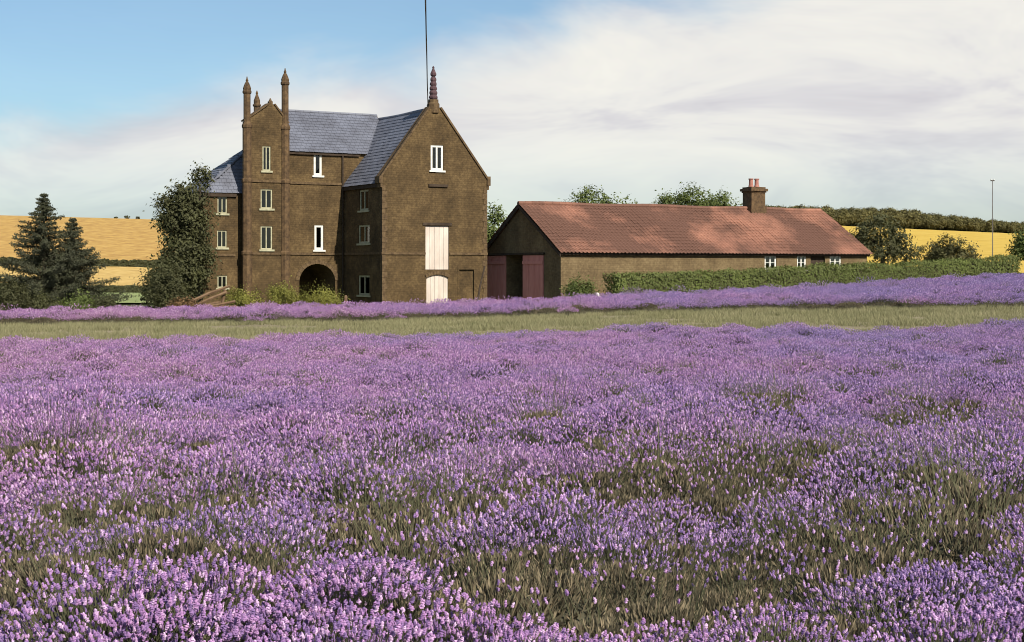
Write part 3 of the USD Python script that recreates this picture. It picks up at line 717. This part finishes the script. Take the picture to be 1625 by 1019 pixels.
# left side
conifer('conifer_tree', 'tall dark conifer with a pointed top, left of the golden field view', 70, 69, 306, 122, 11)
conifer('conifer_tree', 'shorter blunt-topped dark conifer close against the tall pointed one', 112, 70.2, 346, 100, 12, lean=0.1)
shrub('shrub', 'dark bush at the left edge of the picture below the tall conifer', 22, 67.2, 44, 62, 'leaf_dark', 13, 190, 28)
shrub('shrub', 'green rounded bush under the blunt-topped conifer', 118, 67.5, 36, 42, 'leaf_mid', 14, 150, 28)
shrub('shrub', 'dark low bush between the green bush and the pale pasture', 165, 68.0, 30, 26, 'leaf_dark', 15, 100, 26)
shrub('shrub', 'low dark bush in front of the tall conifer trunk', 70, 66.8, 34, 36, 'leaf_dark', 16, 130, 26)
broadleaf('broadleaf_tree', 'dark leafy tree against the left wall of the tall stone house', 'tree', on_ground(296, 77.5),
          [(318, 283, 14, 14, 1), (296, 315, 28, 22, 0), (272, 338, 22, 20, 0), (300, 352, 34, 36, 0), (290, 392, 36, 34, 0), (310, 420, 26, 50, 0), (282, 440, 42, 38, -.5), (258, 458, 34, 34, -.5), (262, 352, 16, 12, 0), (258, 322, 10, 8, 0)], 77.5, 'leaf_dark', 700, 32, 0.17, 31, spread=0.23, gaps=0.34, shell=.35, nf=1.3)
shrub('shrub', 'large dark bush at the foot of the tree left of the stone house', 262, 74.0, 42, 78, 'leaf_dark', 17, 240, 30)
shrub('shrub', 'rusty brown dry bush beside the timber heap', 290, 71.8, 26, 24, 'leaf_rust', 18, 90, 24)
for i, (px, Y, rw, rh, lab) in enumerate([(392, 74.0, 40, 40, 'small yellow-green shrub in front of the left turret'), (452, 74.4, 42, 46, 'tallest yellow-green shrub, in front of the right turret'), (506, 74.8, 46, 40, 'wide yellow-green shrub in front of the dark archway')]):
    shrub('flowering_shrub', lab, px, Y, rw, rh, 'leaf_bright', 40 + i, 150, 28, 0.09)
# behind the buildings
broadleaf('broadleaf_tree', 'bright green tree showing in the gap between house and barn', 'tree', on_ground(782, 112), [(778, 372, 20, 26, 0), (784, 348, 12, 14, 0), (770, 395, 22, 22, 0)], 112, 'leaf_mid', 170, 22, 0.24, 51, gaps=.45)
broadleaf('broadleaf_tree', 'rounded green tree top behind the left half of the barn ridge', 'tree', on_ground(938, 118), [(936, 326, 26, 24, 0), (965, 330, 18, 18, 0), (908, 334, 18, 14, 0), (938, 370, 44, 40, 0)], 118, 'leaf_mid', 300, 26, 0.22, 52, gaps=.25)
broadleaf('sapling', 'thin sparse sapling behind the barn ridge between two tree tops', 'sapling', on_ground(996, 116), [(991, 322, 6, 12, 0), (1004, 326, 6, 9, 0), (996, 350, 12, 20, 0)], 116, 'leaf_mid', 34, 10, 0.2, 53, r0=.07, gaps=.3, spread=.2)
for i, (pxs, lab, Y) in enumerate([([(1066, 326, 20, 15, 0), (1052, 332, 12, 12, 0), (1062, 362, 30, 36, 0)], 'leftmost green tree of three behind the barn roof left of the chimney', 121),
                                   ([(1102, 318, 22, 18, 0), (1120, 322, 16, 16, 0), (1108, 362, 32, 40, 0)], 'middle and tallest green tree behind the barn roof left of the chimney', 119),
                                   ([(1144, 325, 18, 16, 0), (1164, 333, 12, 9, 0), (1148, 362, 28, 34, 0)], 'green tree behind the barn roof nearest the chimney', 117)]):
    broadleaf('broadleaf_tree', lab, 'tree', on_ground(pxs[0][0], Y), pxs, Y, 'leaf_mid', 230, 24, 0.2, 54 + i, gaps=.35)
broadleaf('broadleaf_tree', 'open crowned dark green tree off the right end of the barn', 'tree', on_ground(1404, 106), [(1396, 362, 26, 16, 0), (1378, 378, 20, 16, 0), (1424, 382, 20, 18, 0), (1402, 398, 36, 20, 0), (1438, 402, 16, 14, 0), (1362, 392, 12, 12, 0)], 106, 'leaf_dark', 250, 24, 0.2, 60, gaps=.42, shell=.5)
shrub('shrub', 'broad dark dome-shaped bush behind the hedge against the yellow field', 1513, 108, 52, 62, 'leaf_olive', 61, 340, 30, 0.16, lumps=6)
broadleaf('broadleaf_tree', 'green tree cut by the right edge of the picture', 'tree', on_ground(1634, 107), [(1628, 384, 18, 16, 0), (1640, 394, 26, 24, 0), (1618, 400, 13, 11, 0)], 107, 'leaf_mid', 150, 24, 0.2, 62, gaps=.4)
shrub('shrub', 'leafy green bush at the corner of the barn where the hedge starts', 922, 76.6, 30, 42, 'leaf_mid', 63, 170, 28, 0.1)


def hedge(name, label, pts, width, height, leafmat, seed, n, leaf, kindlabel='hedge', core=True, group=None):
    r = RNG(seed); p = np.array(pts, float); seg = np.linalg.norm(np.diff(p, axis=0), axis=1); S = np.concatenate([[0], np.cumsum(seg)])
    o = np.array([*p[0], float(terrain(*p[0]))])
    at_ = lambda s: np.stack([np.interp(s, S, p[:, 0]), np.interp(s, S, p[:, 1])], -1)
    t = thing(name, label, kindlabel, o, 0, group)
    k = max(8, int(S[-1] / (width * .6))); ss = np.linspace(min(.5 * width, .1 * S[-1]), S[-1] - min(.5 * width, .1 * S[-1]), k); c = at_(ss); tg = np.gradient(c, axis=0); tg /= np.linalg.norm(tg, axis=1, keepdims=True); nn = np.stack([-tg[:, 1], tg[:, 0]], -1)
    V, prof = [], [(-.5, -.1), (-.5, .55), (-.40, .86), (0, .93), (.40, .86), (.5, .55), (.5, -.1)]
    for i in range(k):
        hz = height * (.92 + .16 * meshkit.noise(np.array([ss[i] * .5, seed, 0.])))
        for a, b in prof:
            q = c[i] + nn[i] * a * width * .86; V.append([q[0], q[1], float(terrain(q[0], q[1])) + b * hz])
    m = len(prof); f = []
    for i in range(k - 1):
        for j in range(m - 1): f += [[i * m + j, i * m + j + 1, (i + 1) * m + j + 1], [i * m + j, (i + 1) * m + j + 1, (i + 1) * m + j]]
    for e in (0, (k - 1) * m): f += [[e, e + j, e + j + 1] for j in range(1, m - 1)]
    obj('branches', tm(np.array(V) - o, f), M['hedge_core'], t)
    s = r.uniform(0, S[-1], n); u = r.uniform(0, 1, n)
    top = u < .42; a = np.where(top, r.uniform(-.5, .5, n), np.where(r.random(n) < .75, -.5, .5)); b = np.where(top, 1 - 1.1 * np.abs(a) ** 3, r.random(n) ** .8)
    cc = at_(s); tt = at_(np.minimum(s + .2, S[-1])) - at_(np.maximum(s - .2, 0)); tt /= np.linalg.norm(tt, axis=1, keepdims=True) + 1e-9; n2 = np.stack([-tt[:, 1], tt[:, 0]], -1)
    hz = height * (.84 + .30 * meshkit.noise(np.stack([s * .55, np.full(n, seed), np.zeros(n)], -1)) + .14 * meshkit.noise(np.stack([s * 2.1, np.full(n, seed), a * 2], -1)))
    q = cc + n2 * (a * width)[:, None]
    P = np.stack([q[:, 0], q[:, 1], terrain(q[:, 0], q[:, 1]) + b * hz], -1) + r.normal(0, .05 * height, (n, 3))
    D = np.stack([n2[:, 0] * np.sign(a) * ~top, n2[:, 1] * np.sign(a) * ~top, top * 1.0 + .3], -1) + r.normal(0, .4, (n, 3))
    for e, sg in ((0.0, -1), (S[-1], 1)):
        m_ = max(60, n // 60); c0 = at_(np.array([e]))[0]; tg = (at_(np.array([min(e + .2, S[-1])])) - at_(np.array([max(e - .2, 0)])))[0]; tg /= np.linalg.norm(tg) + 1e-9; n0 = np.array([-tg[1], tg[0]])
        q = c0 - tg * sg * width * (.1 + .25 * r.random((m_, 1))) + n0 * r.uniform(-.5, .5, (m_, 1)) * width
        P = np.vstack([P, np.stack([q[:, 0], q[:, 1], terrain(q[:, 0], q[:, 1]) + r.random(m_) * height], -1) + r.normal(0, .05, (m_, 3))]); D = np.vstack([D, np.column_stack([np.tile(tg * sg, (m_, 1)), np.full(m_, .3)]) + r.normal(0, .4, (m_, 3))])
    obj('leaves', tm(*leaf_faces(P - o, D, leaf, r, .65)), M[leafmat], t)
    return t


hedge('hedge', 'long clipped green hedge running along the front of the barn', [(4.9, 76.2), (13.8, 82.0), (20.2, 86.0), (30.6, 92.4)], 1.1, 1.36, 'leaf_hedge', 71, 34000, 0.115)
lineY = lambda Y, p0, p1, n=8: [((p - CX) / F * Y, Y) for p in np.linspace(p0, p1, n)]
hedge('hedgerow', 'thin dark hedgerow between the two golden wheat fields', lineY(560.5, -60, 460), 3.0, 2.3, 'leaf_dark', 72, 9000, 0.9, 'hedgerow')
hedge('hedgerow', 'lower dark hedgerow between golden wheat and pale green pasture', lineY(400.5, -60, 520), 2.4, 1.6, 'leaf_dark', 73, 9000, 0.7, 'hedgerow')
for px, rw, rh, lab in ((184, 3, 4, 'leftmost tiny bush on the golden skyline'), (202, 5, 6, 'largest tiny bush on the golden skyline'), (219, 4, 4, 'rightmost tiny bush on the golden skyline')):
    shrub('skyline_bush', lab, px, 905, rw, rh, 'leaf_dark', int(px), 30, 10, 0.7, 'bush', lumps=2)

# far wood on the right-hand ridge
wood = thing('distant_wood', 'dark band of woodland along the ridge above the yellow field', 'woodland', kind='stuff')
protos = []
pi = UsdGeom.PointInstancer.Define(stage, path(wood, 'trees'))
for k in range(4):
    r = RNG(80 + k)
    bl = [[0, 0, 5.5, 3.6, 3.4, 3.6]] + [[r.uniform(-2.2, 2.2), r.uniform(-2, 2), r.uniform(3.2, 7.8), r.uniform(1.5, 2.3), 1.9, r.uniform(1.3, 2.0)] for _ in range(7)]
    cr = crown(bl, 330, 9, 0.85, 80 + k, spread=.45, shell=.7, gaps=.1, nf=.35)
    pth = str(pi.GetPath()) + f'/wood_tree_{k + 1:03d}'
    UsdGeom.Xform.Define(stage, pth)
    tone(usdkit.mesh(stage, pth + '/crown', cr, M['leaf_wood']), np.repeat(r.random(len(cr.vertices) // 4), 4)); usdkit.mesh(stage, pth + '/trunk', tube([(0, 0, -1), (0, 0, 3), (.2, 0, 6)], [.4, .3, .1], 6), M['bark'])
    protos.append(pth)


def scatter(pi, protos, pos, rot, scale, idx):
    pi.CreatePrototypesRel().SetTargets([Sdf.Path(p) for p in protos])
    pi.CreatePositionsAttr(Vt.Vec3fArray.FromNumpy(np.asarray(pos, np.float32)))
    half = np.asarray(rot) / 2
    tl = np.zeros((len(half), 4), np.float32)
    pi.CreateOrientationsAttr(Vt.QuathArray([Gf.Quath(float(math.cos(h)), 0.0, 0.0, float(math.sin(h))) for h in half]))
    pi.CreateScalesAttr(Vt.Vec3fArray.FromNumpy(np.asarray(scale, np.float32)))
    pi.CreateProtoIndicesAttr(Vt.IntArray.FromNumpy(np.asarray(idx, np.int32)))


r = RNG(90); pos, sc = [], []
for px in np.arange(1190, 1760, 5.2):
    for row in range(4):
        p = px + r.normal(0, 5); Y = 668 + row * 12 + r.uniform(-4, 4)
        g = on_ground(p, Y)
        hh = np.interp(p, [1200, 1330, 1430, 1490, 1560, 1625, 1700], [.92, .98, 1.02, .86, .74, .66, .66]) * r.uniform(.82, 1.12) * (0.8 if row == 0 else 1)
        pos.append(g); sc.append([hh * r.uniform(.85, 1.1), hh, hh * .86])
scatter(pi, protos, pos, r.uniform(0, 6.28, len(pos)), sc, r.integers(0, 4, len(pos)))

# ------------------------------------------------------------------ small things
lg = thing('timber_heap', 'heap of old brown timbers leaning beside the left end of the stone house', 'timber heap', on_ground(338, 73.2))
r = RNG(95)
for a, b, rad in (((-1.15, -.1, .62), (.75, .3, 1.42), .085), ((-.95, -.3, .42), (.65, .1, 1.12), .08), ((-1.3, .2, .30), (.4, -.2, .62), .10), ((-.9, .3, .05), (-.6, .1, .85), .09), ((.4, .2, .0), (.55, .2, 1.25), .09), ((-.4, -.45, .4), (1.1, -.1, .68), .08), ((-1.25, -.4, .12), (1.0, -.5, .2), .12), ((-1.0, -.3, .28), (1.2, -.35, .42), .11)):
    a, b = np.array(a), np.array(b)
    obj('timber', tube([a, (a + b) / 2 + r.normal(0, .02, 3), b], [rad, rad * .95, rad * .85], 6), M['timber'], lg)
g = on_ground(549, 74.6)
ps = thing('wooden_post', 'short light wooden post standing below the corner of the stone house', 'post', g)
obj('stake', cat_(box((-.06, -.06, -.3), (.06, .06, .86))), M['timber'], ps); obj('cap', lathe([(.085, .86), (.085, .90), (.02, .95)], 4), M['timber'], ps)
g = on_ground(948, 74.9)
ps = thing('marker_stone', 'small pale marker stone at the field edge beside the barn hedge', 'marker stone', g)
obj('stone', lathe([(.11, -.2), (.12, .3), (.115, .52), (.08, .62), (.03, .66)], 9), M['white'], ps, smooth=50); obj('foot', lathe([(.18, -.2), (.18, .05), (.12, .09)], 9), M['white'], ps)
g = on_ground(760, 77.4)
pk = thing('leaning_pole', 'dark pole leaning against the right corner of the stone house', 'pole', g)
obj('shaft', tube([(-.15, 0, -.1), (.05, .4, 1.2), (.28, 1.0, 2.25)], [.06, .055, .045], 7), M['darkwood'], pk)
g = on_ground(1575, 100)
tp = thing('telegraph_pole', 'thin grey pole rising behind the hedge at the right of the picture', 'pole', g)
top = at(1575, 287, 100)[2] - g[2]
obj('shaft', tube([(0, 0, -.3), (0.01, 0, top * .5), (0, 0, top)], [.036, .030, .024], 8), M['pole'], tp)
obj('crossbar', cat_(box((-.13, -.03, top - .02), (.13, .03, top + .04))), M['darkwood'], tp)
for dx in (-.10, .10): obj('insulator', lathe([(.015, top + .042), (.03, top + .06), (.03, top + .10), (.015, top + .13)], 8, at=(dx, 0)), M['white'], tp)

a, b = at(679, 168, 80.6), np.array([0.55, -14.0, 11.9])
tt = np.linspace(0, 1, 40)[:, None]
cb = thing('overhead_cable', 'black overhead cable rising from the gable top of the stone house', 'cable', a)
obj('wire', tube((b - a) * tt - np.hstack([0 * tt, 0 * tt, 0.35 * 4 * tt * (1 - tt)]), 0.024, 6), M['cable'], cb)
obj('insulator', lathe([(.03, -.10), (.06, -.06), (.06, .04), (.03, .08)], 8), M['white'], cb)

# ------------------------------------------------------------------ lavender and grass
def spikes(n, seed, R, H, spread, head=1.0):
    r = RNG(seed); V, Fc, T = [], [], []
    for _ in range(n):
        a, q = r.uniform(0, 2 * np.pi), math.sqrt(r.random())
        d = np.array([math.cos(a), math.sin(a), 0]); rr = q * R
        z0 = H * .58 * math.sqrt(max(0, 1 - (q * .92) ** 2)) + .04
        base = d * rr * .8 + [0, 0, z0]; lean = d * (q * spread) + r.normal(0, .26, 3) * [1, 1, 0] + [0, 0, 1]; lean /= np.linalg.norm(lean)
        L = r.uniform(.12, .24) * (H / .42); tip = base + lean * L
        x = unit(np.cross(lean, [0.3, 1, 0.1])); y = np.cross(lean, x); b = len(V)
        V += [base - x * .0016, base + x * .0016, tip + x * .0014, tip - x * .0014]; Fc += [[b, b + 1, b + 2], [b, b + 2, b + 3]]
        T += [-1.0] * 4; tn = r.random()
        hl = r.uniform(.034, .056) * head; hw = r.uniform(.010, .0155) * head
        rings = [(0, .5), (.20, 1.0), (.36, .74), (.46, 1.08), (.64, .66), (.74, .86), (.9, .45), (1.0, .1)]
        b = len(V)
        for t, w in rings:
            for k in range(5):
                g = k * 1.2566 + t * 2; wob = 1 + .30 * r.normal()
                T.append(min(1, max(0, tn + .16 * r.normal())))
                V.append(tip + lean * (hl * t) + (x * math.cos(g) + y * math.sin(g)) * hw * w * wob)
        for i in range(len(rings) - 1):
            for k in range(5):
                p, q2, s, u = b + i * 5 + k, b + i * 5 + (k + 1) % 5, b + (i + 1) * 5 + (k + 1) % 5, b + (i + 1) * 5 + k
                Fc += [[p, q2, s], [p, s, u]]
    return tm(np.array(V), np.array(Fc)), np.array(T)


def lav_foliage(seed, R, H, n=420):
    r = RNG(seed)
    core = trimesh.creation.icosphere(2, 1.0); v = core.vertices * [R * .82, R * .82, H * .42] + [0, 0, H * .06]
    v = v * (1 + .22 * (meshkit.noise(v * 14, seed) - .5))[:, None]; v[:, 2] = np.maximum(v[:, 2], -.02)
    a, q = r.uniform(0, 2 * np.pi, n), np.sqrt(r.random(n)); d = np.stack([np.cos(a), np.sin(a), 0 * a], 1)
    z = H * .56 * np.sqrt(np.clip(1 - (q * .95) ** 2, 0, 1))
    base = d * (q * R * .85)[:, None] + np.stack([0 * z, 0 * z, z * .85], 1)
    up_ = d * (q * .9)[:, None] + r.normal(0, .3, (n, 3)) + [0, 0, .9]; up_ /= np.linalg.norm(up_, axis=1, keepdims=True)
    L = r.uniform(.03, .075, n)[:, None]; x = np.cross(up_, r.normal(size=(n, 3))); x /= np.linalg.norm(x, axis=1, keepdims=True); w = r.uniform(.003, .0055, n)[:, None]
    V = np.stack([base - x * w * .6, base + x * w * .6, base + up_ * L * .6 + x * w, base + up_ * L, base + up_ * L * .6 - x * w], 1).reshape(-1, 3)
    i = np.arange(n)[:, None] * 5
    return tm(v, core.faces), tm(V, np.vstack([i + [0, 1, 2], i + [0, 2, 4], i + [2, 3, 4]]))


def make_lavender(name, label, pos, rot, scale, idx, n_spikes, head, seed):
    t = thing(name, label, 'lavender', kind='stuff')
    for part, build, m in (('foliage', lambda k: lav_foliage(seed + k, .37 if n_spikes[k] > 120 else .45, .42 if n_spikes[k] > 120 else .66, 420 if n_spikes[k] > 120 else 2300), 'lav_leaf'), ('flower_spikes', lambda k: spikes(n_spikes[k], seed + 20 + k, .37, .42 if n_spikes[k] > 120 else .56, .75, head), 'bloom')):
        p = UsdGeom.PointInstancer.Define(stage, path(t, part)); p.GetPrim().SetCustomDataByKey('kind', 'stuff')
        pr = []
        for k in range(len(n_spikes)):
            pth = f'{p.GetPath()}/clump_{k + 1:03d}'; pr.append(pth); made = build(k)
            if part == 'foliage':
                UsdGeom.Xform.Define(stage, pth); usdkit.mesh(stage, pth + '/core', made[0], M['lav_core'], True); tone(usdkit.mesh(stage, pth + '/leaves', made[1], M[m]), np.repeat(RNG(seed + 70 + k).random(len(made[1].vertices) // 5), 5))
            else: tone(usdkit.mesh(stage, pth, made[0], M[m]), made[1])
        scatter(p, pr, pos, rot, scale, idx)


# green, thinly flowered patches: centre and half sizes as seen in the photograph, laid out on the ground
PATCH = [(60, 960, 120, 60, .9), (40, 835, 80, 22, .8), (170, 825, 130, 24, .85), (100, 740, 90, 18, .5), (312, 728, 42, 16, .9), (330, 800, 60, 18, .6), (430, 785, 60, 14, .8), (360, 925, 130, 48, .95), (470, 940, 60, 28, .8), (530, 760, 40, 30, .7),
         (600, 690, 34, 14, .8), (610, 755, 60, 22, .7), (600, 830, 70, 50, .8), (650, 850, 110, 34, .85), (760, 680, 38, 14, .8), (840, 680, 46, 14, .6), (730, 740, 40, 16, .6), (880, 800, 130, 42, .9), (960, 775, 90, 22, .8), (970, 715, 50, 18, .8), (1080, 760, 60, 24, .8),
         (1150, 775, 110, 36, .95), (1205, 650, 44, 18, .85), (1120, 715, 40, 14, .6), (1290, 735, 90, 24, .75), (800, 950, 170, 55, .9), (940, 965, 120, 60, .9), (690, 930, 60, 28, .7), (1010, 870, 60, 24, .7), (1140, 900, 110, 46, .9), (1170, 960, 110, 60, .9), (1330, 805, 80, 20, .6),
         (1400, 850, 110, 34, .9), (1440, 890, 100, 40, .9), (1330, 960, 70, 40, .6), (1490, 660, 80, 26, .65), (1580, 800, 90, 34, .95), (1480, 760, 70, 24, .6), (1560, 970, 70, 24, .7), (1240, 870, 60, 28, .6), (1400, 690, 40, 14, .5), (900, 880, 70, 16, .4), (230, 960, 60, 24, .5), (1020, 950, 60, 50, .7)]


def patchiness(X, Y):
    h = ZC - 0.42 - terrain(X, Y); px, py = CX + F * X / Y, HY + F * h / Y
    w = np.zeros_like(X)
    nx, ny = (meshkit.noise(np.stack([X * 1.6, Y * 1.1, 0 * X], -1), q) - .5 for q in (5, 6))
    for a, b, rx, ry, s in PATCH:
        d = ((px + nx * 60 - a) / (rx * 1.05)) ** 2 + ((py + ny * 34 - b) / (ry * 1.0)) ** 2
        w = np.maximum(w, s * 1.1 * np.clip(1.7 - d, 0, 1))
    return w


def rows(inside, x0, x1, y0, y1, row, step, ang, seed, jit):
    r = RNG(seed); c, s = math.cos(ang), math.sin(ang); cx, cy = (x0 + x1) / 2, (y0 + y1) / 2; R = math.hypot(x1 - x0, y1 - y0) / 2
    a, b = np.meshgrid(np.arange(-R, R, step), np.arange(-R, R, row)); a, b = a.ravel(), b.ravel()
    a = a + r.normal(0, jit, len(a)); b = b + r.normal(0, jit * .8, len(b))
    X, Y = cx + a * c - b * s, cy + a * s + b * c
    k = inside(X, Y)
    return X[k], Y[k]


fray = lambda X, Y, q: meshkit.noise(np.stack([X * 2.3, Y * 2.3, 0 * X + q], -1), 12)
X, Y = rows(lambda X, Y: (Y > 4.2) & (Y < edge_front(X) - .4 + 1.9 * (fray(X, Y, 0) - .35)) & (np.abs(X) < .37 * Y + 5.5), -21, 21, 4, 43, .74, .47, math.radians(40), 7, .07)
r = RNG(8); w = patchiness(X, np.maximum(Y, 4.2)); sparse = .30 + .14 * r.random(len(X)) < w
idx = np.where(sparse, r.integers(5, 8, len(X)), r.integers(0, 5, len(X)))
big = .80 + .55 * meshkit.noise(np.stack([X * .9, Y * .9, 0 * X], -1), 31)
s0 = r.uniform(.90, 1.18, len(X)) * np.where(Y > 20, 1.05, big); hz = np.where(sparse, 1.22, 1.0) * r.uniform(.85, 1.15, len(X))
make_lavender('lavender_field', 'wide field of purple lavender in bloom filling the foreground', np.stack([X, Y, terrain(X, Y)], -1), r.uniform(0, 6.28, len(X)), np.stack([s0, s0, s0 * hz], -1), idx, [540, 500, 520, 470, 560, 46, 64, 32], .53, 300)
X, Y = rows(lambda X, Y: (Y > edge_back0(X) + 1.8 * (fray(X, Y, 5) - .5)) & (Y < edge_back1(X)) & (np.abs(X) < .37 * Y + 6), -40, 40, 55, 98, 1.0, .58, math.radians(10), 9, .09)
s0 = r.uniform(1.0, 1.5, len(X))
make_lavender('lavender_strip', 'strip of purple lavender between the grass track and the buildings', np.stack([X, Y, terrain(X, Y)], -1), r.uniform(0, 6.28, len(X)), np.stack([s0, s0, s0 * r.uniform(.6, .95, len(X))], -1), np.where(r.random(len(X)) < .12, 3, r.integers(0, 3, len(X))), [240, 200, 220, 60], .9, 340)

gs = thing('track_grass', 'short dry yellowish grass along the track between the lavender strips', 'grass', kind='stuff')
pi = UsdGeom.PointInstancer.Define(stage, path(gs, 'grass_tufts')); pi.GetPrim().SetCustomDataByKey('kind', 'stuff')
protos = []
for k in range(3):
    r = RNG(400 + k); n = 26
    base = np.stack([r.normal(0, .09, n), r.normal(0, .09, n), 0 * np.ones(n) - .01], 1); tip = base + np.stack([r.normal(0, .06, n), r.normal(0, .06, n), r.uniform(.07, .2, n)], 1)
    x = np.stack([np.cos(q := r.uniform(0, 3.14, n)), np.sin(q), 0 * q], 1) * .007
    V = np.stack([base - x, base + x, (base + tip) / 2 + x * .8, tip, (base + tip) / 2 - x * .8], 1).reshape(-1, 3); i = np.arange(n)[:, None] * 5
    pth = f'{pi.GetPath()}/tuft_{k + 1:03d}'; tone(usdkit.mesh(stage, pth, tm(V, np.vstack([i + [0, 1, 2], i + [0, 2, 4], i + [2, 3, 4]])), M['grass_blade']), np.repeat(r.random(n), 5)); protos.append(pth)
r = RNG(410); n = 21000
X = r.uniform(-31, 31, n); Y = edge_front(X) - .1 + (edge_back0(X) - edge_front(X) + .2) * r.random(n); k = np.abs(X) < .37 * Y + 6; X, Y = X[k], Y[k]
k = meshkit.noise(np.stack([X * .5, Y * .9, 0 * X], -1), 3) > .3; X, Y = X[k], Y[k]
s0 = r.uniform(.7, 1.3, len(X))
scatter(pi, protos, np.stack([X, Y, terrain(X, Y) + .045], -1), r.uniform(0, 6.28, len(X)), np.stack([s0, s0, s0], -1), r.integers(0, 3, len(X)))
